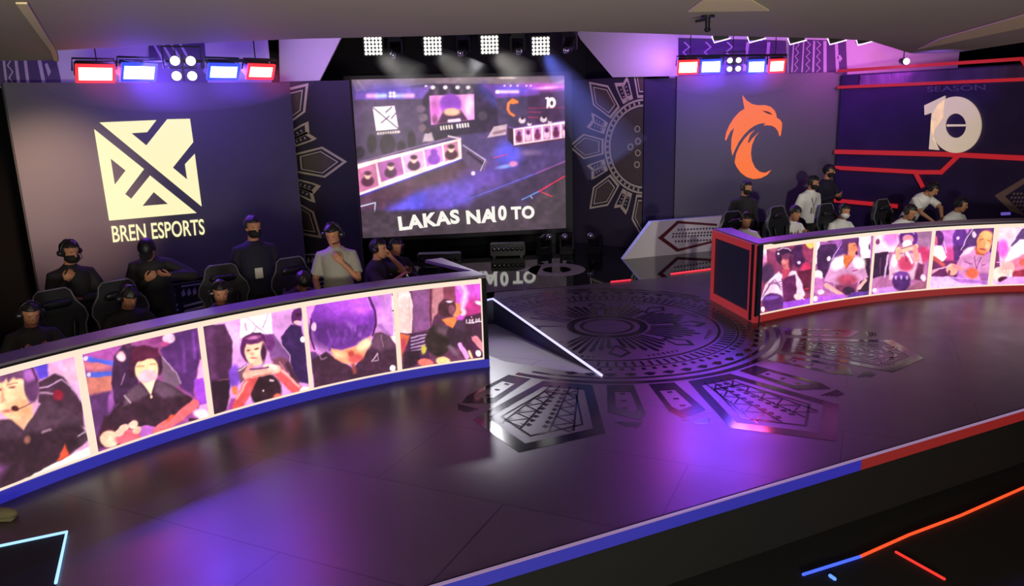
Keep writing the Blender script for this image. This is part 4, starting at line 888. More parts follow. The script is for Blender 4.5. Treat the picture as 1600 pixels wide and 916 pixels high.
def booth(cv, name, label, m_base, a1, b1, pics, a2, b2):
    e = empty(name, cv.at((cv.u0 + cv.u1) / 2)); base = -e.location
    tag(e, label, 'player booth')
    def part(nm, bm, m, sm=False):
        o = link(nm, bm, m, e, sm); o.location = base; return o
    bm = N(); cv.sweep(bm, [(0, 0.10), (0, BT - 0.045), (-0.06, BT - 0.045), (-0.06, 0.10)]); part('led_front', bm, M_cream)
    bm = N(); cv.sweep(bm, [(0.02, 0.0), (0.02, 0.10), (-0.06, 0.10), (-0.06, 0.0)]); part('base_trim', bm, m_base)
    bm = N(); cv.sweep(bm, [(-0.06, 0.02), (-0.06, BT - 0.02), (-0.12, BT - 0.02), (-0.12, 0.02)]); part('back_panel', bm, M_dark)
    bm = N(); cv.sweep(bm, [(0.012, BT - 0.042), (0.012, BT - 0.022), (-0.3, BT - 0.022), (-0.3, BT - 0.042)], cv.u0 + a1, cv.u1 - b1); part('ledge_edge', bm, M_dark)
    bm = N(); cv.sweep(bm, [(0.006, BT - 0.022), (0.006, BT), (-0.3, BT), (-0.3, BT - 0.022)], cv.u0 + a1, cv.u1 - b1); part('ledge', bm, M_ledge)
    bm = N(); cv.sweep(bm, [(-0.12, 0.71), (-0.12, 0.75), (-0.78, 0.75), (-0.78, 0.71)], cv.u0 + a2, cv.u1 - b2); part('desk_top', bm, M_desk)
    for u in np.linspace(cv.u0 + a2 + 5, cv.u1 - b2 - 5, 6):
        p, nn = cv.at(u), cv.nrm(u); bm = N(); cyl(bm, p - nn * 0.72, p - nn * 0.72 + Vector((0, 0, 0.71)), 0.025); part('leg', bm, M_dark)
    for k, (u0, u1, sheet, fn, bg) in enumerate(pics):
        w = (cv.at(u1) - cv.at(u0)).length
        nx, ny = 150, 130
        o = picture('picture', cv.grid(u0, u1, 0.125, BT - 0.10, nx, ny, 0.004), nx, ny, sheet, fn, bg, e); o.location = base
    return e, part
cvL = Curve([(0, 768, .10), (151, 711, .10), (334, 652, .10), (485, 611, .10), (628, 580, .10), (763, 561, .10)], 3, -130, 764)
bL, partL = booth(cvL, 'player_booth', 'long curved booth on the left with blue base and five cream framed live pictures', M_bblue, 0, 12, [
    (-118, 143.5, (0, 540, 3.82), pic1, (225, 165, 215)), (156, 325.5, (120, 500, 4.164), pic2, (150, 70, 140)),
    (334, 482.5, (310, 470, 4.58), pic3, (214, 150, 226)), (489.6, 622, (470, 440, 5.088), pic4, (212, 140, 226)),
    (629.5, 754.5, (610, 420, 5.388), pic5, (92, 46, 78))], 5, 30)
cL = cvL.at(764); armd = (level(690, 403, BT) - cL); armd.z = 0; armL = armd.length; armd.normalize(); armn = Vector((-armd.y, armd.x, 0))
if armn.x > 0: armn = -armn
bm = N(); prism(bm, [cL + Vector((0, 0, BT)), cL + armd * armL + Vector((0, 0, BT)), cL + armd * armL + armn * 0.24 + Vector((0, 0, BT)), cvL.at(752) - cvL.nrm(752) * 0.3 + Vector((0, 0, BT)), cvL.at(752) + Vector((0, 0, BT))], Vector((0, 0, -0.04))); partL('end_ledge', bm, M_ledge)
bm = N(); prism(bm, [cL, cL + armd * armL, cL + armd * armL + armn * 0.06, cL + armn * 0.06], Vector((0, 0, BT - 0.04))); partL('end_panel', bm, M_dark)

cvR = Curve([(1182, 494, .10), (1268, 476, .10), (1361, 464, .10), (1452, 452, .10), (1550, 447.5, .10), (1600, 446, .10)], 2, 1181, 1672)
bR, partR = booth(cvR, 'player_booth', 'curved booth on the right with red base and live pictures of players in white shirts', M_bred, 22, 0, [
    (1187, 1263, (1170, 360, 6.545), picR1, (130, 52, 92)), (1268, 1356, (1170, 360, 6.545), picR2, (160, 92, 162)),
    (1360, 1448, (1350, 340, 6.4), picR3, (172, 100, 158)), (1454, 1543.5, (1350, 340, 6.4), picR4, (192, 112, 212)),
    (1551, 1648, (1350, 340, 6.4), picR5, (222, 190, 218))], 62, 5)
cR_ = cvR.at(1181); back = level(1115, 357.5, BT); back.z = 0
sd = (back - cR_); sL = sd.length; sd.normalize(); sn = Vector((sd.y, -sd.x, 0))
if sn.x > 0: sn = -sn
Z = lambda z: Vector((0, 0, z))
bm = N(); prism(bm, [cR_, back, back + Z(BT - 0.02), cR_ + Z(BT - 0.02)], -sn * 0.08); partR('end_panel', bm, mat('navy_end_panel', (26, 28, 66), 0.45))
M_redf = mat('red_frame_lit', (150, 20, 30), 0.4, emit=(158, 36, 44), strength=0.8)
for nm, q in (('end_frame', [(0, 0), (sL, 0), (sL, .12), (0, .12)]), ('end_frame', [(0, BT - .13), (sL, BT - .13), (sL, BT - .02), (0, BT - .02)]), ('end_frame', [(0, .12), (.2, .12), (.2, BT - .13), (0, BT - .13)]), ('end_frame', [(sL - .09, .12), (sL, .12), (sL, BT - .13), (sL - .09, BT - .13)])):
    bm = N(); prism(bm, [cR_ + sd * s + Z(z) + sn * 0.003 for s, z in q], sn * 0.02); partR(nm, bm, M_redf)
bm = N(); prism(bm, [cR_ + Z(BT - 0.02), back + Z(BT - 0.02), back - sn * 0.3 + Z(BT - 0.02), cvR.at(1204) - cvR.nrm(1204) * 0.3 + Z(BT - 0.02), cvR.at(1204) + Z(BT - 0.02)], Z(0.022)); partR('end_ledge', bm, M_ledge)
bm = N(); d0 = (cvR.at(1190) - cR_).normalized(); prism(bm, [cR_ + Z(0.1) - d0 * 0.02, cR_ + Z(BT - 0.03) - d0 * 0.02, cR_ + Z(BT - 0.03) + d0 * 0.0, cR_ + Z(0.1) + d0 * 0.0], cvR.nrm(1182) * 0.03); partR('corner_strip', bm, M_dark)

# ------------------------------------------------------------------ centre screen
cs = empty('centre_screen'); tag(cs, 'big centre LED screen showing the stage view above the words LAKAS NA 10 TO', 'LED screen')
(sa, za), (sb, zb), (sc_, zc), (sd_, zd) = WC.sz(550, 121.5), WC.sz(883, 120.5), WC.sz(883, 353), WC.sz(566, 376)
s0, s1, z1, z0 = (sa + sd_) / 2, (sb + sc_) / 2, (za + zb) / 2, (zc + zd) / 2
nx, ny = 330, 240
G = [WC.P(s0 + (s1 - s0) * i / nx, z0 + (z1 - z0) * j / ny, 0.0) for j in range(ny + 1) for i in range(nx + 1)]
picture('picture', G, nx, ny, (540, 110, 3.663), picC, (60, 52, 62), cs)
bm = N(); prism(bm, [WC.P(s0 - .17, z0 - .1, -0.01), WC.P(s1 + .17, z0 - .1, -0.01), WC.P(s1 + .17, z1 + .08, -0.01), WC.P(s0 - .17, z1 + .08, -0.01)], -WC.n * 0.15); link('bezel', bm, M_dark, cs)
for s in (s0 + .3, s1 - .3):
    bm = N(); prism(bm, [WC.P(s - .06, 0, -0.05), WC.P(s + .06, 0, -0.05), WC.P(s + .06, z0 - .05, -0.05), WC.P(s - .06, z0 - .05, -0.05)], -WC.n * 0.1); link('leg', bm, M_dark, cs)
for body, q in (('LAKAS', ((624, 361), (719, 349), (621, 338.5))), ('NA', ((729.5, 350.5), (776, 347), (727.5, 329))), ('10', ((769, 346), (792, 344), (768, 322.5))), ('TO', ((799, 343.5), (835.5, 341.5), (798, 323)))):
    text_on('caption', body, WC, q, M_white, cs, weight=0.045, off=0.004, depth=0.004, space=1.1)
# black surround behind and above
bm = N(); prism(bm, [WC.P(s0 - .9, 0, -0.4), WC.P(s1 + .6, 0, -0.4), WC.P(s1 + .6, 5.4, -0.4), WC.P(s0 - .9, 5.4, -0.4)], -WC.n * 0.05); struct('wall_screen_back', bm, M_black)
bm = N(); bm.free()
# ------------------------------------------------------------------ sun medallion printed on the stage floor
SUNC = (1.35, 10.45)
M_decal = mat('dark_gloss_print', (30, 25, 32), 0.12, var=0.1); M_decal2 = mat('grey_gloss_print', (120, 112, 124), 0.16, var=0.08)
def decal_ok(q):
    cx = sum(p[0] for p in q) / len(q) + SUNC[0]; cy = sum(p[1] for p in q) / len(q) + SUNC[1]
    for x, y in [(p[0] + SUNC[0], p[1] + SUNC[1]) for p in q] + [(cx, cy)]:
        side = (rB.x - rA.x) * (y - rA.y) - (rB.y - rA.y) * (x - rA.x)
        if side > -0.02 and y > 8.62: return False
        k = (x - cR_.x) * cvR.nrm(1182).x + (y - cR_.y) * cvR.nrm(1182).y
        if k < 0.06 and x > back.x - 0.06 and (x - cR_.x) * sn.x + (y - cR_.y) * sn.y < 0.06: return False
        if y > 13.05: return False
    return True
med = empty('floor_medallion', (SUNC[0], SUNC[1], 0)); tag(med, 'big dark sun medallion printed on the middle of the stage floor', 'floor print')
def decal(name, shapes, z, m):
    bm = N()
    for q in shapes:
        if decal_ok(q): prism(bm, [Vector((x, y, z)) for x, y in q], Vector((0, 0, 0.0012)))
    return link(name, bm, m, med)
dk = []; gy = []
dk += circle_band(2.30, 2.38, 110) + circle_band(2.17, 2.22, 110)
for i in range(56):
    a = 2 * math.pi * i / 56; dk.append([rot2(p, a) for p in ((2.06, -.07), (2.13, -.01), (2.13, .03), (2.06, .09), (2.02, .02))])
for i in range(90):
    a = 2 * math.pi * i / 90; dk.append([rot2(p, a) for p in ((1.86, -.02), (1.93, -.03), (1.93, .03), (1.86, .02))])
for i in range(100):
    a = 2 * math.pi * i / 100; dk.append([rot2(p, a) for p in ((1.62, -.016), (1.78, -.016), (1.78, .018), (1.62, .018))])
dk += circle_band(1.545, 1.58, 90) + circle_band(1.80, 1.82, 90)
dk += circle_band(0.47, 0.58, 64) + circle_band(0.34, 0.39, 64)
for g in range(8):
    for j in range(-3, 4):
        a = math.radians(22.5 + 45 * g + j * 5.6); r1 = 1.28 - abs(j) * 0.09; w = 0.034
        dk.append([rot2(p, a) for p in ((0.62, -w * .5), (r1, -w), (r1 + .06, 0), (r1, w), (0.62, w * .5))])
    a = math.radians(45 * g)
    o = [(.95, -.03), (1.26, -.15), (1.44, 0), (1.26, .15), (.95, .03)]
    dk += [[rot2(p, a) for p in q] for q in band(o, shrink(o, .72))]
    a = math.radians(22.5 + 45 * g)
    for i in range(7):
        y = (i - 3) * .07; dk.append([rot2(p, a) for p in ((1.40, y - .02), (1.50 - abs(y) * .2, y), (1.40, y + .02))])
decal('rings', dk, 0.0012, M_decal)
def floor_ray(ang, tip, wide=1.0):
    a = math.radians(ang); dk = []; r0, rc, rt = 2.42, 3.68, tip
    o = [(r0, -.29 * wide), (rc, -.68 * wide), (rt, 0), (rc, .68 * wide), (r0, .29 * wide)]
    dk += band(o, shrink(o, .80))
    o2 = shrink(o, .64); dk += band(o2, shrink(o2, .94))
    for sd in (-.62, -.24, .24, .62):          # long separating lines
        dk.append([(r0 + .12, .25 * sd * wide - .008), (rc - .05 + .2 * (1 - abs(sd)), .60 * sd * wide - .012), (rc - .05 + .2 * (1 - abs(sd)), .60 * sd * wide + .012), (r0 + .12, .25 * sd * wide + .008)])
    for c_ in (-.43, 0, .43):
        for i in range(10):
            t = (i + .5) / 10.5; x = r0 + .16 + (rc - r0 - .1) * t; w = (.25 + .35 * t) * .30 * wide; y = (.25 + .35 * t) * c_ * wide
            if c_ == 0:
                for q in (-.5, .5): dk.append([(x, y + w * q - .02), (x + .05, y + w * q - .035), (x + .08, y + w * q), (x + .03, y + w * q + .03)])
            else:
                k = 1 if i % 2 else -1
                dk.append([(x, y - w * .6 * k - .014), (x + .11, y + w * .6 * k - .014), (x + .11, y + w * .6 * k + .016), (x, y - w * .6 * k + .016)])
                dk.append([(x + .02, y + w * .35 * k), (x + .07, y + w * .7 * k - .01), (x + .07, y + w * .7 * k + .015)])
    for sd in (-1, 1):
        b_ = math.radians(14.2) * sd
        o = [(2.42, -.15), (3.22, -.19), (3.42, .12 * sd + .0), (3.26, .19), (2.42, .15)]
        m_ = band(o, shrink(o, .58))
        for i in range(3): m_.append([(2.68 + .2 * i, -.03), (2.72 + .2 * i, -.03), (2.72 + .2 * i, .03), (2.68 + .2 * i, .03)])
        for i in range(4): m_.append([(3.46 + .035 * i, (-.14 + .03 * i)), (3.48 + .035 * i, (-.14 + .03 * i)), (3.5 + .035 * i, .14 - .02 * i), (3.48 + .035 * i, .14 - .02 * i)])
        dk += [[rot2(p, b_) for p in q] for q in m_]
    return [[rot2(p, a) for p in q] for q in dk]
for ang, tip in ((-108, 4.30), (-68.5, 4.34), (-26.5, 4.02)):
    o = decal('sun_ray', floor_ray(ang, tip), 0.0012, M_decal)
# pale 10 printed on the gloss strip
bm = N(); c10 = level(870, 421.5)
for q in circle_band(0.28, 0.56, 40): prism(bm, [Vector((c10.x + x, c10.y + y * 1.15, 0.001)) for x, y in q], Vector((0, 0, 0.002)))
q1 = [level(806, 424), level(838, 415), level(846, 415), level(838, 431), level(826, 424)]
prism(bm, [p + Vector((0, 0, 0.001)) for p in q1], Vector((0, 0, 0.002)))
tag(link('floor_numeral', bm, mat('pale_floor_print', (150, 138, 150), 0.35)), 'pale 10 printed on the glossy black floor below the centre screen', 'floor print')

# ------------------------------------------------------------------ low printed sign boards
M_maroon = mat('maroon_print', (96, 30, 44), 0.5); M_signw = mat('white_sign', (214, 206, 206), 0.55, var=0.03); M_signd = mat('dark_dash_print', (80, 60, 78), 0.5)
g0, g1 = level(974, 405.5), level(1135, 390); g1 = g0 + (g1 - g0)
WG = Wall((g0.x, g0.y), (g1.x, g1.y))
sg = empty('sign_board'); tag(sg, 'low white slanted sign with a maroon arrow motif at the foot of the right screen', 'sign board')
bm = N(); e_ = WG.sz(1018, 346.5); f_ = WG.sz(1114, 337)
prism(bm, [WG.P(0.0, 0.0), WG.P(WG.L + .4, 0.0), WG.P(WG.L + .4, e_[1]), WG.P(e_[0], e_[1])], -WG.n * 0.12); link('board', bm, M_signw, sg)
TG = lambda X, Y: (970 + X / 5.724, 300 + Y / 5.724)
o = [(330, 412), (505, 258), (860, 285), (1000, 296), (1000, 470), (860, 445), (500, 535)]
i_ = [(382, 410), (515, 282), (860, 304), (1000, 312), (1000, 445), (860, 425), (515, 508)]
bm = N()
for q in band(o, i_)[:2] + [band(o, i_)[5], band(o, i_)[6], band(o, i_)[4]]: prism(bm, [WG.px(*TG(*p), 0.004) for p in q], WG.n * 0.004)
link('arrow_outline', bm, M_maroon, sg)
bm = N()
for r_, (x0, y0, n) in enumerate(((505, 335, 14), (460, 372, 16), (455, 398, 16), (480, 440, 15))):
    for c_ in range(n):
        x = x0 + c_ * 28; y = y0 - c_ * 1.2
        prism(bm, [WG.px(*TG(*p), 0.004) for p in ((x, y), (x + 14, y - 7), (x + 20, y + 6), (x + 6, y + 13))], WG.n * 0.004)
link('woven_marks', bm, M_signd, sg)

def stripe_board(W, s0, s1, h, label, off=0.5, seed=1):
    rnd = random.Random(seed); e = empty('sign_board'); tag(e, label, 'sign board')
    bm = N(); prism(bm, [W.P(s0, 0.0, off), W.P(s1, 0.0, off), W.P(s1, h, off), W.P(s0, h, off)], -W.n * 0.1); link('board', bm, mat('navy_board', (26, 24, 40), 0.5), e)
    bm = N(); s = s0 + .05
    while s < s1 - .4:
        for k in range(4): prism(bm, [W.P(s + .0, .06 + k * .08, off + .004), W.P(s + .38, .10 + k * .08, off + .004), W.P(s + .38, .13 + k * .08, off + .004), W.P(s, .09 + k * .08, off + .004)], W.n * .004)
        for k in range(5):
            a, b = s + k * .08, h - .2
            prism(bm, [W.P(a, b, off + .004), W.P(a + .05, b + .03, off + .004), W.P(a + .03, b + .12, off + .004), W.P(a - .01, b + .06, off + .004)], W.n * .004)
        prism(bm, [W.P(s, h - .05, off + .004), W.P(s + .34, h - .05, off + .004), W.P(s + .34, h - .025, off + .004), W.P(s, h - .025, off + .004)], W.n * .004)
        s += .46
    link('woven_stripes', bm, mat('pale_stripe_print', (176, 168, 186), 0.5), e)
stripe_board(WL, WL.sz(20, 300)[0], WL.L - 0.05, 0.66, 'long low board with pale woven stripes at the foot of the left LED wall')
stripe_board(WSL, 0.25, WSL.L + 0.05, 0.72, 'short low board with pale woven stripes at the foot of the left sun panel', seed=4)

# ------------------------------------------------------------------ lamps
M_case = mat('lamp_housing', (24, 22, 28), 0.45, 0.2); M_steel = mat('truss_metal', (44, 42, 48), 0.4, 0.7)
M_hot = mat('lamp_white', emit=(255, 252, 240), strength=2.0)
def orient(o, loc, target):
    o.location = loc; d = Vector(target) - Vector(loc); o.rotation_euler = d.to_track_quat('Y', 'Z').to_euler()
def wash_lamp(loc, target, rgb, edge, w, h, label, group, lamp_rgb, power):
    e = empty('wash_lamp'); tag(e, label, 'stage lamp', group)
    bm = N(); box(bm, (0, -.09, 0), (w, .16, h), bevel=.02); box(bm, (0, -.19, 0), (w * .7, .06, h * .7), bevel=.015); link('housing', bm, M_case, e)
    core = mat('lens_%s' % edge[0], emit=rgb, strength=3.5); halo_rim = mat('halo_rim_%s' % edge[0], emit=edge[1], strength=1.1)
    bm = N()
    nx_, nz_ = 6, 4
    for i in range(nx_):
        for j in range(nz_):
            box(bm, ((i - (nx_ - 1) / 2) * w * .94 / nx_, 0, (j - (nz_ - 1) / 2) * h * .9 / nz_), (w * .94 / nx_ * .98, .02, h * .9 / nz_ * .98), bevel=.004)
    link('lens', bm, core, e)
    bm = N()
    for c, s in (((0, .002, h / 2), (w + .03, .03, .036)), ((0, .002, -h / 2), (w + .03, .03, .036)), ((w / 2, .002, 0), (.034, .03, h)), ((-w / 2, .002, 0), (.034, .03, h))): box(bm, c, s)
    link('halo_rim', bm, halo_rim, e)  # glowing bars imitate the coloured bloom around the lens
    bm = N(); tube(bm, [(-w / 2 - .03, -.09, 0), (-w / 2 - .03, -.09, h * .75), (w / 2 + .03, -.09, h * .75), (w / 2 + .03, -.09, 0)], .012, 8); link('yoke', bm, M_case, e)
    orient(e, loc, target)
    d = (Vector(target) - Vector(loc)).normalized()
    area('stage_wash_light', Vector(loc) + d * .03, target, lamp_rgb, power, w, h, 110)
    return e
def dot_lamp(loc, target, pitch, r, label, cols=2, rows=2, name='blinder_lamp', m=M_hot, group=None):
    e = empty(name); tag(e, label, 'stage lamp', group)
    W_, H_ = pitch * cols, pitch * rows
    bm = N()
    if cols > 2: box(bm, (0, -.07, 0), (W_ + .03, .12, H_ + .03), bevel=.015)
    else:
        box(bm, (0, -.09, 0), (W_ * .9, .03, .03)); box(bm, (0, -.09, 0), (.03, .03, H_ * .9))
        for i in (-.5, .5):
            for j in (-.5, .5): tube(bm, [(i * pitch, -.10, j * pitch), (i * pitch, -.005, j * pitch)], [r * .7, r + .008], 16, False)
    link('housing', bm, M_case, e)
    bm = N()
    for i in range(cols):
        for j in range(rows): ball(bm, ((i - (cols - 1) / 2) * pitch, 0, (j - (rows - 1) / 2) * pitch), (r, .02, r), 12)
    link('lens', bm, m, e, True)
    bm = N(); tube(bm, [(-W_ / 2 - .04, -.07, 0), (-W_ / 2 - .04, -.07, H_ * .7), (W_ / 2 + .04, -.07, H_ * .7), (W_ / 2 + .04, -.07, 0)], .012, 8); link('yoke', bm, M_case, e)
    orient(e, loc, target); return e
CB, CR = (212, 228, 255), (255, 226, 190)
GL, GR = 'coloured wash lamps over the left screen', 'coloured wash lamps over the right screen'
eyeT = Vector((0.2, 2.0, 2.0))
def lamp_at(u, v, y): return at_depth(u, v, y)
T1 = Vector((0.6, 5.6, 0)); 
BL, RD = (0.15, 0.045, 1.0), (1.0, 0.05, 0.30)
wash_lamp(lamp_at(149, 115, 10.0), T1 + Vector((-1.6, -.6, 0)), CR, ('red', (255, 50, 60)), .42, .21, 'leftmost wash lamp over the left screen, glowing red', GL, RD, 6)
wash_lamp(lamp_at(217, 113, 10.0), T1, CB, ('blue', (50, 80, 255)), .42, .21, 'blue wash lamp between the leftmost red lamp and the four white dots', GL, BL, 44)
wash_lamp(lamp_at(349, 112, 10.0), T1, CB, ('blue', (50, 80, 255)), .38, .19, 'blue wash lamp between the left four white dots and the red lamp', GL, BL, 24)
wash_lamp(lamp_at(407, 112, 10.0), T1 + Vector((1.2, 0, 0)), CR, ('red', (255, 50, 60)), .35, .17, 'red wash lamp at the right end of the row over the left screen', GL, RD, 7)
dot_lamp(lamp_at(287, 107, 10.0), eyeT, .185, .060, 'lamp of four round white dots over the left screen')
T2 = Vector((2.6, 7.2, 0))
wash_lamp(lamp_at(1075, 105, 14.6), T2, CR, ('red', (255, 50, 60)), .36, .24, 'orange red wash lamp at the left end of the row over the right screen', GR, RD, 9)
wash_lamp(lamp_at(1111, 104, 14.6), T2 + Vector((-.4, -.4, 0)), CB, ('blue', (50, 80, 255)), .36, .24, 'blue wash lamp left of the four white dots over the right screen', GR, BL, 38)
wash_lamp(lamp_at(1182, 104, 14.6), T2 + Vector((.2, .6, 0)), CB, ('blue', (50, 80, 255)), .30, .24, 'blue wash lamp right of the four white dots over the right screen', GR, BL, 38)
wash_lamp(lamp_at(1214, 103, 14.6), T2 + Vector((.8, 0, 0)), CR, ('red', (255, 50, 60)), .27, .23, 'orange red wash lamp at the right end of the row over the right screen', GR, RD, 9)
dot_lamp(lamp_at(1147, 101, 14.6), Vector((1.5, 3, 1)), .155, .050, 'lamp of four round white dots over the right screen')
area('lamp_row_spill', (-4.2, 10.15, 3.75), (-5.0, 12.0, 2.9), (.20, .12, 1.0), 40, 1.5, .15, 150)  # area lights added to imitate the blue spill of both lamp rows
area('lamp_row_spill', (4.25, 14.75, 3.8), (4.3, 16.6, 2.9), (.22, .10, 1.0), 60, 1.2, .15, 150)
# hanging bars carrying the two rows
for (a, b, y, lab) in (((120, 98), (430, 94), 10.12, 'black bar carrying the lamp row over the left screen'), ((1062, 88), (1228, 86), 14.75, 'black bar carrying the lamp row over the right screen')):
    e = empty('lamp_bar'); tag(e, lab, 'lamp bar'); p, q = at_depth(*a, y), at_depth(*b, y)
    bm = N(); tube(bm, [p, q], .022, 10); link('pipe', bm, M_case, e)
    for t in (.1, .5, .9):
        r_ = p.lerp(q, t); bm = N(); tube(bm, [r_, Vector((r_.x, r_.y, 5.5))], .008, 6); link('hanger', bm, M_case, e)
# added area lights imitate the purple spill on the white headers
area('header_fill', (-4.4, 10.3, 3.75), (-5.0, 12.2, 4.4), (0.42, 0.14, 1.0), 13, 2.6, .1, 150)
area('header_fill', (4.3, 15.2, 3.85), (4.6, 16.8, 4.5), (0.55, 0.14, 1.0), 22, 3.2, .1, 150)
area('header_fill', (7.6, 14.9, 3.9), (7.3, 16.6, 4.4), (1.0, 0.16, 0.8), 22, 1.2, .1, 150)
area('header_fill', (-3.0, 12.4, 3.7), (-2.8, 13.8, 4.3), (0.60, 0.3, 1.0), 9, .8, .1, 140)
area('header_fill', (2.6, 15.6, 3.9), (2.2, 17.4, 4.5), (0.6, 0.25, 1.0), 9, 1.2, .1, 140)

def haze_box(c, s, dens, label):
    bm = N(); ball(bm, c, s, 24)
    m = bpy.data.materials.new('lamp_haze'); m.use_nodes = True; nt = m.node_tree; nt.nodes.clear()
    o_ = nt.nodes.new('ShaderNodeOutputMaterial'); v_ = nt.nodes.new('ShaderNodeVolumeScatter'); v_.inputs['Density'].default_value = dens; v_.inputs['Anisotropy'].default_value = .0
    nt.links.new(v_.outputs[0], o_.inputs['Volume']); tag(link('light_haze', bm, m), label, 'haze', None, 'stuff')
haze_box(lamp_at(283, 122, 9.95), (1.75, .45, .42), .12, 'thin haze glowing around the lamp row over the left screen')
haze_box(lamp_at(1146, 112, 14.5), (1.45, .45, .45), .12, 'thin haze glowing around the lamp row over the right screen')
# four blinders on the truss above the centre screen, with their beams
tr = empty('lighting_truss', (0, 0, 0)); tag(tr, 'black lighting truss hung above the centre screen', 'truss')
yT = 16.5; xa, xb = at_depth(548, 60, yT).x, at_depth(905, 60, yT).x; zT = at_depth(700, 60, yT).z + .12
bm = N()
for dz in (0, .35):
    for dy in (0, .35): tube(bm, [(xa, yT + dy, zT + dz), (xb, yT + dy, zT + dz)], .025, 8)
link('chords', bm, M_steel, tr)
bm = N(); n_ = 16
for i in range(n_):
    x0_ = xa + (xb - xa) * i / n_; x1_ = xa + (xb - xa) * (i + 1) / n_
    tube(bm, [(x0_, yT, zT), (x1_, yT, zT + .35)], .012, 6); tube(bm, [(x0_, yT, zT + .35), (x0_, yT + .35, zT)], .012, 6)
link('braces', bm, M_steel, tr)
labs = ['leftmost five by five white blinder on the truss', 'second white blinder from the left on the truss', 'third white blinder from the left on the truss', 'rightmost white blinder on the truss, beside the blue beam']
for k, (u, v) in enumerate(((583, 72), (676, 72), (765, 70), (845, 72))):
    p = at_depth(u, v, 16.2)
    b_ = dot_lamp(p, Vector((0.5, 0, 1.5)), .073, .031, labs[k], 5, 5, 'blinder_lamp', mat('blinder_white', emit=(255, 252, 246), strength=2.5))
    bpy.context.view_layer.update(); bm = N(); I_ = b_.matrix_world.inverted(); tube(bm, [I_ @ Vector((p.x, p.y + .1, p.z + .12)), I_ @ Vector((p.x, p.y + .25, 5.5))], .012, 6); link('hanger', bm, M_case, b_)
def moving_head(loc, rz, label, hang=False, tilt=0.6, group=None):
    e = empty('moving_light', loc, rz); tag(e, label, 'moving light', group)
    s = -1 if hang else 1
    bm = N(); box(bm, (0, 0, .05 * s), (.30, .24, .10), bevel=.02); link('base', bm, M_case, e)
    bm = N()
    for sx in (-1, 1): box(bm, (sx * .14, 0, .25 * s), (.04, .12, .30), bevel=.015)
    box(bm, (0, 0, .12 * s), (.30, .12, .05), bevel=.015); link('yoke', bm, M_case, e)
    c = Vector((0, 0, .33 * s)); d = Vector((0, -math.cos(tilt), math.sin(tilt) * s if not hang else -math.sin(tilt)))
    hd = N(); tube(hd, [c - d * .13, c + d * .05, c + d * .14], [.085, .11, .10], 16, True); h = link('head', hd, M_case, e, True)
    bm = N(); ball(bm, c + d * .235, (.07, .07, .07), 14); link('lens', bm, mat('glass_lens', (200, 200, 220), .08, .9), h, True)
    return e
for k, (u, v) in enumerate(((618, 62), (725, 62), (808, 64), (890, 66))):
    p = at_depth(u, v, 16.4); p.z = zT - .02
    moving_head(p, random.uniform(-.5, .5), ['black moving light hung between the first two blinders', 'black moving light hung between the second and third blinder', 'black moving light hung left of the rightmost blinder', 'black moving light hung right of the rightmost blinder'][k], True, .4)
for k, (u, v) in enumerate(((850, 357), (886, 350), (930, 351))):
    p = at_depth(u, v, 16.3); moving_head(Vector((p.x, p.y, 0.0)), (.5, -.3, -.6)[k], ['moving light on the floor nearest the centre screen', 'middle moving light on the floor beside the centre screen', 'moving light on the floor below the half sun'][k], False, .35)
def crate(u0, u1, v, y, label):
    a, b = at_depth(u0, v, y), at_depth(u1, v, y); e = empty('floor_light_rack', ((a.x + b.x) / 2, y, 0)); tag(e, label, 'light rack')
    w = b.x - a.x; bm = N(); box(bm, (0, 0, .16), (w, .3, .26), bevel=.02); link('case', bm, mat('rack_black', (34, 33, 36), .5), e)
    bm = N()
    for i in range(7): ball(bm, ((i - 3) * w / 7.6, -.155, .18), (.045, .012, .045), 12)
    link('lens_row', bm, mat('rack_lens', (8, 8, 10), .15), e)
    bm = N(); box(bm, (0, -.16, .29), (w * .96, .03, .02)); link('rail', bm, M_steel, e)
    for sx in (-1, 1):
        bm = N(); box(bm, (sx * w * .4, 0, .015), (.06, .28, .03)); link('foot', bm, M_case, e)
crate(652, 720, 390, 15.2, 'black floor light rack with a row of holes behind the left booth end'); crate(766, 820, 382, 16.2, 'black floor light rack under the words on the centre screen')

# small wall washers with lit edges above the right screen
for k, (u, v) in enumerate(((1126, 64), (1181, 64), (1244, 67), (1306, 67), (1350, 68))):
    p = at_depth(u, v, 13.6); e = empty('bar_light', p, -.2)
    tag(e, 'black bar light with white lit edge, %s from the left under the soffit' % ['first', 'second', 'third', 'fourth', 'fifth'][k], 'bar light', 'bar lights under the soffit edge at the right')
    bm = N(); box(bm, (0, 0, .05), (.26, .12, .09), bevel=.015); link('housing', bm, M_case, e)
    bm = N(); tube(bm, [(-.15, -.07, .07), (-.11, -.07, -.03), (.15, -.07, .03)], .011, 8); link('lit_edge', bm, mat('lit_edge_white', emit=(255, 225, 255), strength=1.6), e)
    bm = N(); tube(bm, [(0, 0, .08), (0, 0, 5.5 - p.z)], .008, 6); link('hanger', bm, M_case, e)
# spotlight bulb near the pink corner
p = at_depth(1416, 96, 14.2); e = empty('spot_lamp', p); tag(e, 'small bright lilac spot lamp above the red lines of the season wall', 'stage lamp')
bm = N(); cyl(bm, (0, .18, .02), (0, 0, 0), .05, r2=.07); link('housing', bm, M_case, e); bm = N(); ball(bm, (0, -.01, 0), (.06, .03, .06), 14); link('lens', bm, mat('lens_lilac', emit=(255, 190, 255), strength=3), e)
bm = N(); tube(bm, [(0, .1, .05), (0, .1, 5.5 - p.z)], .01, 6); link('hanger', bm, M_case, e)
area('pink_corner_light', Vector(p) + Vector((0, .1, -.1)), Vector((p.x - .6, 16.6, 4.0)), (.85, .2, 1.0), 16, .2, .2, 160)

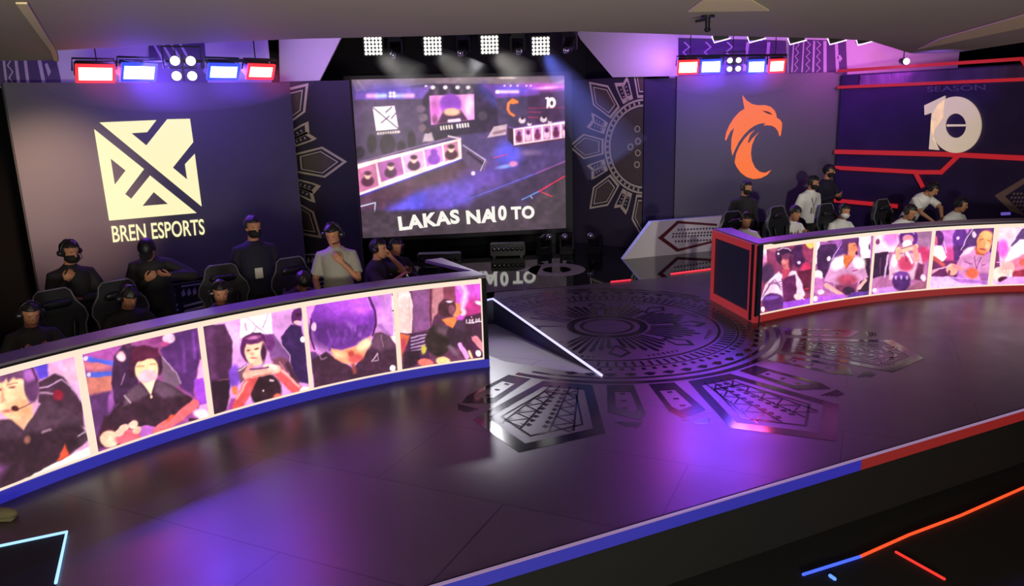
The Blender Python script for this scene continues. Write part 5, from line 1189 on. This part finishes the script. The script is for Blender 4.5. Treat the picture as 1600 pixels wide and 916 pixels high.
# haze: real scattering volumes in the lamp beams, each with its own spot
def beam(p, q, r0, r1, color, power, dens, label):
    bm = N(); tube(bm, [p, q], [r0, r1], 20, round_ends=False)
    m = bpy.data.materials.new('haze_' + label.split()[0]); m.use_nodes = True; nt = m.node_tree; nt.nodes.clear()
    o_ = nt.nodes.new('ShaderNodeOutputMaterial'); v_ = nt.nodes.new('ShaderNodeVolumeScatter'); v_.inputs['Density'].default_value = dens; v_.inputs['Anisotropy'].default_value = .3
    nt.links.new(v_.outputs[0], o_.inputs['Volume'])
    o = link('light_haze', bm, m); tag(o, label, 'haze', None, 'stuff')
    d = (Vector(q) - Vector(p)); ang = math.degrees(2 * math.atan((r1 - r0 * .5) / d.length))
    spot('beam_light', Vector(p) + d.normalized() * .04, q, color, power, ang * 1.5, 1.0, .16)
    return o
yb = 16.1
for k, ((u0, v0), (u1, v1)) in enumerate((((590, 86), (650, 128)), ((684, 86), (745, 128)), ((772, 84), (818, 122)))):
    beam(at_depth(u0, v0, yb), at_depth(u1, v1, yb - .4), .19, .40, (1, .97, .9), 150, .16, ['pale haze beam below the leftmost blinder', 'pale haze beam below the second blinder', 'pale haze beam below the third blinder'][k])
beam(at_depth(850, 82, yb), at_depth(965, 250, yb - .6), .19, .75, (.16, .2, 1), 900, .16, 'blue haze beam below the rightmost blinder')
# ------------------------------------------------------------------ people
def remesh(bm, voxel, smooth=2):
    bmesh.ops.recalc_face_normals(bm, faces=bm.faces)
    me = bpy.data.meshes.new('work'); bm.to_mesh(me); bm.free()
    o = bpy.data.objects.new('work', me); COL.objects.link(o)
    r = o.modifiers.new('r', 'REMESH'); r.mode = 'VOXEL'; r.voxel_size = voxel; r.use_smooth_shade = True
    s = o.modifiers.new('s', 'SMOOTH'); s.factor = 0.5; s.iterations = smooth
    dg = bpy.context.evaluated_depsgraph_get(); dg.update()
    out = bpy.data.meshes.new_from_object(o.evaluated_get(dg))
    bpy.data.objects.remove(o); bpy.data.meshes.remove(me); out.materials.clear()
    return out
SKIN = mat('warm_skin', (186, 128, 96), 0.55, var=0.05)
def rx(a): return Matrix.Rotation(a, 3, 'X')
def rzm(a): return Matrix.Rotation(a, 3, 'Z')
def ry(a): return Matrix.Rotation(a, 3, 'Y')
def ellring(c, ax, ay, rx_, ry_, n=20):
    return [c + ax * (rx_ * math.cos(2 * math.pi * k / n)) + ay * (ry_ * math.sin(2 * math.pi * k / n)) for k in range(n)]
HEADR = [(-.118, .026, .028, .050), (-.108, .042, .042, .042), (-.085, .056, .060, .026), (-.05, .066, .078, .012), (-.02, .071, .088, .006), (.015, .075, .094, .0),
         (.05, .077, .097, -.003), (.08, .069, .088, -.006), (.10, .050, .066, -.008), (.114, .022, .03, -.008)]
def hand(bm, w, d, pn, side, curl=.7):
    """palm and five separate fingers; w wrist, d direction, pn palm normal (fingers curl to it)"""
    d = d.normalized(); pn = (pn - d * pn.dot(d)).normalized(); s = d.cross(pn) * side
    ringloft(bm, [ellring(w + d * t, s, pn, a, b, 12) for t, a, b in ((-.01, .026, .020), (.02, .033, .017), (.06, .043, .014), (.088, .042, .012))])
    for k, (off, L) in enumerate(((-.033, .066), (-.011, .078), (.011, .073), (.033, .056))):
        p = w + d * .084 + s * off; dd = d.copy(); pts = [p - d * .02, p]
        for j, f in enumerate((.45, .32, .25)):
            dd = (dd * math.cos(curl * (.6 + .3 * j)) + pn * math.sin(curl * (.6 + .3 * j))).normalized()
            nxt = pts[-1] + dd * L * f; pts.append(nxt)
        tube(bm, pts, [.0085, .0085, .008, .0075, .0065], 8)
    t0 = w + d * .025 - s * .03; t1 = t0 - s * .028 + d * .03 + pn * .012; t2 = t1 + d * .028 + pn * .018; t3 = t2 + d * .018 + pn * .012 + s * .006
    tube(bm, [t0, t1, t2, t3], [.013, .0105, .0095, .0075], 8)
def person(name_label, loc, heading, pose, look=(0, 0), lean=.05, arms=None, top=('black', 'long'), hair='short', headset=True, mask=None, badge=False, scale=1.0, cat='person', group=None, hair_rgb=(24, 20, 22), side=0.0, open_hand=None):
    """pose 'stand' or 'sit'; heading = direction faced in degrees; arms = [(elbow, wrist, palm), ...] for left (-x) and right (+x), in the body frame"""
    e = empty('person', loc, math.radians(heading - 90)); e.scale = (scale,) * 3
    tag(e, name_label, cat, group)
    sit = pose == 'sit'
    H0 = .56 if sit else .93
    piv = Vector((0, 0, H0)); R = rx(-lean) @ ry(side)
    up = lambda x, y, z: piv + R @ Vector((x, y, z - .93))      # upper body points given in standing heights
    ax, ay = R @ Vector((1, 0, 0)), R @ Vector((0, 1, 0))
    TOR = [(.80, .06, .06), (.86, .14, .10), (.93, .165, .115), (1.0, .155, .108), (1.08, .142, .10), (1.18, .150, .110), (1.28, .166, .118), (1.345, .155, .106), (1.39, .118, .086), (1.43, .070, .064), (1.47, .054, .056)]
    def torso(bm, g=0.0, z0=.80, z1=1.47, rings=TOR):
        ringloft(bm, [ellring(up(0, 0, z), ax, ay, a + g, b + g) for z, a, b in rings if z0 - .001 <= z <= z1 + .001])
    neck = up(0, 0, 1.44); yaw, pit = math.radians(look[0]), math.radians(look[1])
    HR = rzm(yaw) @ rx(-pit - lean * .35)
    hc = neck + Vector((0, 0, 0)) + R @ Vector((0, .012, .05)) + HR @ Vector((0, .02, .115))
    hp = lambda x, y, z: hc + HR @ Vector((x, y, z))
    body = N(); torso(body)
    tube(body, [neck - R @ Vector((0, 0, .05)), hp(0, -.018, -.06)], [.062, .055], 14)
    ringloft(body, [ellring(hp(0, y, z), HR @ Vector((1, 0, 0)), HR @ Vector((0, 1, 0)), a, b) for z, a, b, y in HEADR])
    tube(body, [hp(0, .088, .018), hp(0, .104, -.012), hp(0, .106, -.026)], [.007, .010, .013], 8)
    for sx in (-1, 1):
        ball(body, hp(sx * .078, -.008, -.004), (.012, .020, .032), 10, HR)
        tube(body, [hp(sx * .012, .092, .032), hp(sx * .045, .082, .034)], .006, 6)
    tube(body, [hp(-.020, .088, -.058), hp(0, .094, -.056), hp(.020, .088, -.058)], .007, 6)
    # legs
    if sit:
        legs = [[Vector((s * .10, 0, .55)), Vector((s * .14, .26, .56)), Vector((s * .16, .44, .52)), Vector((s * .16, .45, .28)), Vector((s * .16, .42, .09))] for s in (-1, 1)]
    else:
        legs = [[Vector((s * .095, 0, .90)), Vector((s * .10, .01, .70)), Vector((s * .105, .015, .50)), Vector((s * .11, -.01, .28)), Vector((s * .115, -.02, .09))] for s in (-1, 1)]
    lr = [.085, .078, .056, .052, .036]
    for L in legs:
        tube(body, L, lr, 14); a = L[-1]; tube(body, [a + Vector((0, -.03, -.045)), a + Vector((0, .06, -.05)), a + Vector((0, .15, -.06))], [.035, .034, .028], 10)
    # arms
    sh = [up(-.180, -.005, 1.345), up(.180, -.005, 1.345)]
    if arms is None: arms = 'down'
    if arms == 'down': arms = [(up(-.235, -.03, 1.09), up(-.25, .06, .86), None), (up(.235, -.03, 1.09), up(.25, .06, .86), None)]
    A = []
    for i, (el, wr, pn) in enumerate(arms):
        el, wr = Vector(el), Vector(wr); pn = Vector(pn) if pn is not None else Vector((1 if i == 0 else -1, 0.2, 0))
        # keep real limb lengths
        d = el - sh[i]; el = sh[i] + d.normalized() * .29; d = wr - el; wr = el + d.normalized() * .25
        A.append((sh[i], el, wr, pn))
        tube(body, [up(0.09 * (1 if i else -1), 0, 1.37), sh[i], sh[i].lerp(el, .35), el], [.052, .054, .048, .040], 12); tube(body, [el, el.lerp(wr, .3), wr], [.038, .037, .025], 12)
        hand(body, wr + (wr - el).normalized() * .01, wr - el, pn, 1 if i == 0 else -1, .75 if open_hand != i else .25)
    b = link('body', remesh(body, .0068, 2), SKIN, e)
    for p_ in b.data.polygons: p_.use_smooth = True
    # top
    col, sl = top
    T = {'black': mat('black_jersey', (30, 27, 33), .8), 'navy': mat('navy_sweatshirt', (24, 22, 44), .85), 'white': mat('white_jersey', (232, 228, 226), .75), 'grey': mat('grey_shirt', (160, 156, 146), .8), 'charcoal': mat('charcoal_tee', (46, 44, 46), .8)}[col]
    bm = N(); gg = .018 if sl == "long" else 0
    ringloft(bm, [ellring(up(0, 0, z), ax, ay, a + .016 + (gg if z < 1.34 else 0), b_ + .018 + (gg if z < 1.34 else 0)) for z, a, b_ in ((.84, .15, .11), (.93, .165, .118), (1.0, .158, .112), (1.08, .15, .106), (1.18, .155, .114), (1.28, .170, .12), (1.36, .168, .110), (1.40, .140, .094), (1.43, .085, .072), (1.455, .058, .056))])
    ringloft(bm, [ellring(up(0, 0, z), ax, ay, a + .016 + (gg if z < 1.34 else 0), b_ + .018 + (gg if z < 1.34 else 0)) for z, a, b_ in ((.84, .15, .11), (.93, .165, .118), (1.0, .158, .112), (1.08, .15, .106), (1.18, .155, .114), (1.28, .170, .12), (1.345, .160, .110), (1.385, .122, .094), (1.425, .075, .070), (1.455, .056, .056))])
    for (s_, el, wr, _), sx in zip(A, (-1, 1)):
        tube(bm, [up(.08 * sx, 0, 1.365), s_, s_.lerp(el, .4), el] if sl == 'long' else [up(.08 * sx, 0, 1.365), s_, s_.lerp(el, .35), s_.lerp(el, .78)], [.070, .068, .072, .064] if sl == 'long' else [.064, .064, .068, .072], 12, sl == 'long')
        if sl == 'long': tube(bm, [el, el.lerp(wr, .3), el.lerp(wr, .94)], [.063, .060, .042], 12, True)
    link('shirt' if sl != 'long' or col == 'grey' else 'sweatshirt', remesh(bm, .012, 3), T, e)
    if col in ('black', 'white', 'charcoal') :
        bm = N(); ringloft(bm, [ellring(up(0, .004, z), ax, ay, a, b_, 24) for z, a, b_ in ((1.43, .092, .082), (1.462, .068, .068), (1.468, .060, .060), (1.45, .060, .060))]); link('collar', bm, T, e, True)
    # trousers and shoes
    bm = N(); ringloft(bm, [ellring(up(0, 0, z), ax, ay, a, b_) for z, a, b_ in ((.80, .09, .08), (.86, .158, .118), (.95, .176, .126), (1.0, .160, .115))])
    for L in legs: tube(bm, L, [.10, .094, .075, .066, .055], 14)
    link('trousers', remesh(bm, .014, 3), mat('black_trousers', (22, 22, 28), .85), e)
    for L in legs:
        a = L[-1]; bm = N(); tube(bm, [a + Vector((0, -.045, -.045)), a + Vector((0, .05, -.047)), a + Vector((0, .16, -.055))], [.042, .043, .034], 12); link('shoe', bm, mat('dark_shoe', (30, 28, 32), .6), e, True)
    # hair
    HM = mat('hair_%d' % hair_rgb[0], hair_rgb, .5, var=.3, scale=40)
    bm = N(); bmesh.ops.create_uvsphere(bm, u_segments=36, v_segments=24, radius=1.0)
    line = {'short': .066, 'fringe': .040, 'cap': .055}[hair]
    for v in bm.verts:
        x, y, z = v.co; k = 1.03 + .05 * math.sin(9 * x + 5 * z) * math.cos(7 * y) + .025 * math.sin(23 * x + 17 * y) if hair != 'cap' else 1.02
        v.co = Vector((x * .092 * k, y * .113 * k - .010, z * .106 * k + .028))
    bmesh.ops.delete(bm, geom=[v for v in bm.verts if (v.co.y > .035 and v.co.z < line) or (v.co.z < -.035 and v.co.y > -.03) or v.co.z < -.07 or (abs(v.co.x) > .06 and v.co.z < -.01 and v.co.y > -.02)], context='VERTS')
    bmesh.ops.solidify(bm, geom=bm.faces[:], thickness=.012)
    for v in bm.verts: v.co = hp(*v.co)
    link('hair' if hair != 'cap' else 'cap', bm, HM, e, True)
    if hair == 'cap':
        bm = N(); ringloft(bm, [ellring(hp(0, .10, .055), HR @ Vector((1, 0, 0)), HR @ Vector((0, 1, -.15)), .07, .075, 20), ellring(hp(0, .10, .047), HR @ Vector((1, 0, 0)), HR @ Vector((0, 1, -.15)), .07, .075, 20)]); link('cap_brim', bm, HM, e)
    for sx in (-1, 1):
        bm = N(); ball(bm, hp(sx * .030, .082, .012), (.012, .008, .006), 8, HR); link('eye', bm, mat('eye_dark', (70, 30, 50), .3), e, True)
    if mask:
        bm = N(); bmesh.ops.create_uvsphere(bm, u_segments=24, v_segments=16, radius=1.0)
        for v in bm.verts: v.co = Vector((v.co.x * .076, v.co.y * .088 + .028, v.co.z * .066 - .056))
        bmesh.ops.delete(bm, geom=[v for v in bm.verts if v.co.y < .005], context='VERTS'); bmesh.ops.solidify(bm, geom=bm.faces[:], thickness=.004)
        for v in bm.verts: v.co = hp(*v.co)
        link('face_mask', bm, mat('mask_' + mask, {'black': (16, 15, 18), 'white': (225, 222, 225)}[mask], .8), e, True)
    if headset:
        hs = N(); pts = [hp(.098 * math.sin(t), -.005 + .0, .012 + .122 * math.cos(t)) for t in [math.radians(a) for a in range(-96, 97, 12)]]
        tube(hs, pts, .011, 8, flat=1.6); h = link('headset', hs, mat('headset_black', (26, 24, 30), .35), e, True)
        for sx in (-1, 1):
            bm = N(); c1 = hp(sx * .080, -.005, .0); c2 = hp(sx * .104, -.005, .0); tube(bm, [c1, c2], [.042, .034], 18, True); link('ear_cup', bm, mat('ear_cup_black', (34, 32, 38), .3), h, True)
        bm = N(); tube(bm, [hp(-.105, .01, -.02), hp(-.085, .075, -.06), hp(-.035, .112, -.062)], .0045, 6); ball(bm, hp(-.03, .114, -.062), (.012, .010, .010), 8); link('microphone_arm', bm, _M['headset_black'], h, True)
    if badge:
        yb_ = .135
        bm = N(); tube(bm, [up(-.06, .07, 1.43), up(-.045, yb_ + .005, 1.30), up(.0, yb_ + .012, 1.16), up(.045, yb_ + .005, 1.30), up(.06, .07, 1.43)], .005, 6); link('lanyard', bm, mat('lanyard_dark', (40, 30, 60), .7), e)
        bm = N(); box(bm, (0, 0, 0), (.085, .006, .12), 0, .002)
        for v in bm.verts: v.co = up(v.co.x, v.co.y + yb_ + .016, v.co.z + 1.10)
        link('id_badge', bm, mat('id_badge_card', (190, 186, 176), .5), e)
    return e

# ------------------------------------------------------------------ gaming chair
def make_chair(label):
    e = empty('gaming_chair'); tag(e, label, 'chair', None)
    M1 = mat('chair_leather', (24, 25, 32), .42, var=.08); M2 = mat('chair_piping', (98, 96, 102), .5)
    bm = N(); box(bm, (0, .02, .44), (.52, .52, .11), 0, .04); link('seat', bm, M1, e, True)
    out = [(0, .20), (.1, .25), (.3, .235), (.45, .25), (.53, .29), (.62, .27), (.72, .20), (.82, .175), (.86, .13)]
    pts = [(w, h) for h, w in out] + [(-w, h) for h, w in out[::-1]]
    tl = Matrix.Translation((0, -.22, .50)) @ Matrix.Rotation(math.radians(10), 4, 'X')
    bm = N(); fr = [bm.verts.new((x, .035, z)) for x, z in pts]; bk = [bm.verts.new((x * .94, -.05, z)) for x, z in pts]; n = len(pts)
    bm.faces.new(fr); bm.faces.new(bk[::-1])
    for i in range(n): bm.faces.new((fr[i], bk[i], bk[(i + 1) % n], fr[(i + 1) % n]))
    bmesh.ops.bevel(bm, geom=bm.edges[:], offset=.012, segments=2, affect='EDGES', clamp_overlap=True)
    bmesh.ops.transform(bm, matrix=tl, verts=bm.verts); bko = link('backrest', bm, M1, e)
    bm = N(); tube(bm, [tl @ Vector((x * 1.01, .036, z * 1.005)) for x, z in pts], .0085, 6); link('piping', bm, M2, bko, True)
    bm = N()
    for s in (-1, 1): tube(bm, [tl @ Vector((s * .13, .05, .15)), tl @ Vector((s * .12, .06, .3)), tl @ Vector((s * .15, .055, .48))], [.06, .05, .05], 10, flat=.4)
    link('side_bolster', bm, M1, bko, True)
    bm = N(); tube(bm, [tl @ Vector((-.10, .065, .70)), tl @ Vector((.10, .065, .70))], .055, 12, flat=.6); link('head_cushion', bm, M1, bko, True)
    for s in (-1, 1):
        bm = N(); box(bm, (s * .31, .02, .66), (.08, .26, .03), 0, .012); tube(bm, [(s * .26, .02, .42), (s * .31, .02, .46), (s * .31, .02, .65)], .018, 8); link('armrest', bm, M1, e)
    bm = N(); cyl(bm, (0, 0, .1), (0, 0, .40), .028); link('column', bm, M_steel, e)
    bm = N()
    for k in range(5):
        a = 2 * math.pi * k / 5; tube(bm, [(0, 0, .12), (.3 * math.cos(a), .3 * math.sin(a), .07)], [.03, .02], 8)
    link('star_base', bm, M1, e)
    for k in range(5):
        a = 2 * math.pi * k / 5; bm = N(); c = Vector((.31 * math.cos(a), .31 * math.sin(a), .03)); t = Vector((-math.sin(a), math.cos(a), 0)) * .02; cyl(bm, c - t, c + t, .03, 12); link('caster', bm, M_dark, e)
    return e
CH = make_chair('proto'); used = [False]
def chair(x, y, heading, label, group):
    o = CH if not used[0] else copy_tree(CH); used[0] = True
    o.location = (x, y, 0); o.rotation_euler = (0, 0, math.radians(heading - 90)); o['label'] = label; o['group'] = group; o['category'] = 'chair'; return o

PH = [((-.26, .12, .80), (-.07, .36, .90), (.3, .2, 1)), ((.26, .12, .80), (.07, .36, .90), (-.3, .2, 1))]    # both hands on a phone at desk height
def put(label, px, hz, heading, pose, **kw):
    """place a figure so that its head stands at the measured spot"""
    e = person(label, (0, 0, 0), heading, pose, **kw)
    bpy.context.view_layer.update()
    h = [c for c in e.children if c.name.startswith(('hair', 'cap'))][0]
    M = e.matrix_world; cs_ = [M @ v.co for v in h.data.vertices]; c = sum(cs_, Vector()) / len(cs_)
    t = level(px[0], px[1], c.z); e.location = (t.x - c.x, t.y - c.y, 0); return e, Vector((t.x - c.x, t.y - c.y, 0))
GC_L, GC_R = 'black gaming chairs behind the left booth', 'black gaming chairs behind the right booth'
def player(label, px, heading, chair_label=None, group=None, top_px=None, ch=None, **kw):
    e, p = put(label, px, 0, heading, 'sit', **kw)
    if chair_label:
        h_ = heading if ch is None else ch; d = Vector((math.cos(math.radians(h_)), math.sin(math.radians(h_)), 0)); t = level(top_px[0], top_px[1], 1.36)
        chair(t.x + d.x * .37, t.y + d.y * .37, h_, chair_label, group)
    return e
# left team, black jerseys
player('player in black jersey and headset in the near left chair behind the left booth', (45, 480), -52, 'black gaming chair with grey piping at the far left end of the left booth', GC_L, (78, 452), -40, lean=.20, arms=PH, look=(10, 12), top=('charcoal', 'short'))
player('masked player in black jersey leaning forward, second behind the left booth', (200, 455), -50, 'black gaming chair behind the second player of the left booth', GC_L, (178, 438), -44, lean=.22, arms=PH, look=(12, 18), top=('black', 'short'), hair='fringe', mask=None)
player('player with headset holding hands to the chin, third behind the left booth', (343, 447), -58, 'black gaming chair under the emblem wall, behind the chin holding player', GC_L, (343, 413), -56, lean=.16, arms=[((-.26, .16, .86), (-.05, .24, 1.04), (.3, -1, .2)), ((.26, .16, .84), (.04, .30, .98), (-.3, -.6, .6))], look=(-4, 12), top=('charcoal', 'short'))
player('player bowing the head deep down, fourth behind the left booth', (474, 433), -62, 'black gaming chair left of the grey shirted coach, seen half from behind', GC_L, (450, 402), -48, lean=.42, arms=PH, look=(0, 35), top=('black', 'short'), hair='fringe', headset=False)
player('player in charcoal jersey turned right, hand at the headset, end of the left booth', (588, 381), -14, None, None, lean=.08, arms=[((-.20, .25, .93), (-.08, .16, 1.16), (1, 0, 0)), ((.25, .2, .80), (.1, .38, .90), (0, 0, -1))], look=(0, 0), top=('charcoal', 'short'), scale=1.06)
player('dark dressed crew member with headset crouching behind the end of the left booth', (617, 378), -60, None, None, lean=.2, arms=PH, look=(10, 10), top=('black', 'long'), scale=1.0)
put('standing coach in dark clothes and headset holding a hand to the mouth, far left', (106, 384), 0, -48, 'stand', lean=.04, top=('black', 'long'), mask='black', look=(18, 8), arms=[((-.26, .10, 1.12), (.06, .22, 1.10), (0, 0, 1)), ((.24, .14, 1.12), (.05, .17, 1.36), (-.3, -1, .3))], scale=1.03)
put('standing man in black sweatshirt and cap bent over a phone before the lettering', (228, 382), 0, -70, 'stand', lean=.24, top=('black', 'long'), hair='cap', headset=False, look=(-4, 42), arms=[((-.40, .16, 1.20), (-.10, .34, 1.26), (.3, -.4, 1)), ((.24, .14, 1.08), (.05, .26, 1.20), (-.3, -.6, .6))], hair_rgb=(22, 18, 30), scale=1.04)
put('standing man in navy sweatshirt with black mask and badge right of the lettering', (393, 346), 0, -62, 'stand', lean=.0, top=('navy', 'long'), mask='black', badge=True, headset=False, look=(14, 4), hair_rgb=(26, 22, 32), scale=1.09)
put('standing coach in light grey shirt and headset resting the chin on a hand', (520, 357), 0, -84, 'stand', lean=.03, top=('grey', 'short'), look=(-12, 16), arms=[((-.23, .12, 1.12), (-.02, .20, 1.36), (.4, -1, .2)), ((.25, .0, 1.10), (.20, .12, .88), None)], scale=1.05)
# right team, white jerseys
player('player in dark hair and headset at the near corner of the right booth', (1166, 338), -84, 'black gaming chair at the near corner of the right booth', GC_R, lean=.14, arms=PH, look=(-8, 14), top=('white', 'short'), top_px=(1142, 330), ch=-62)
player('bareheaded player in white jersey looking right, second behind the right booth', (1242, 327), -72, 'black gaming chair left of the bareheaded player in white', GC_R, (1212, 322), -58, lean=.20, arms=PH, look=(10, 8), top=('white', 'short'), headset=False, hair='fringe')
player('player in white jersey with a white face mask, third behind the right booth', (1318, 324), -74, 'black gaming chair behind the white masked player', GC_R, (1288, 318), -58, lean=.12, arms=PH, look=(6, 8), top=('white', 'short'), mask='white')
player('player in white jersey with headset right of the empty looking chair', (1422, 325), -74, 'black gaming chair below the red lines, tallest in view at the right booth', GC_R, (1376, 311), -58, lean=.30, arms=PH, look=(14, 14), top=('white', 'short'))
player('player in white jersey at the far right behind the right booth', (1501, 314), -70, None, None, lean=.25, arms=PH, look=(30, 8), top=('white', 'short'))
put('standing coach in dark clothes and headset behind the near corner of the right booth', (1165, 288), 0, -84, 'stand', lean=.02, top=('black', 'long'), look=(28, 8), mask='black', scale=1.00)
put('standing coach in white polo shirt with black mask, headset and badge', (1270, 280), 0, -72, 'stand', lean=.08, top=('white', 'short'), badge=True, mask='black', look=(20, 10), scale=1.00)
put('standing crew member in navy top half hidden behind the white shirted coach', (1294, 262), 0, -60, 'stand', lean=.02, top=('navy', 'long'), headset=False, hair='cap', look=(20, 4), scale=1.07, mask='black', hair_rgb=(22, 18, 30), arms=[((-.24, .12, 1.10), (.0, .28, 1.14), (0, 0, 1)), ((.24, .10, 1.10), (.05, .26, 1.16), (0, 0, 1))])
put('coach in white shirt bending far down beside the players at the right', (1459, 290), 0, -68, 'stand', lean=.62, top=('white', 'short'), headset=True, look=(20, 24), arms=[((-.20, .48, 1.12), (-.08, .62, .95), (0, 0, -1)), ((.22, .42, 1.05), (.12, .62, .90), (0, 0, -1))], scale=1.00)
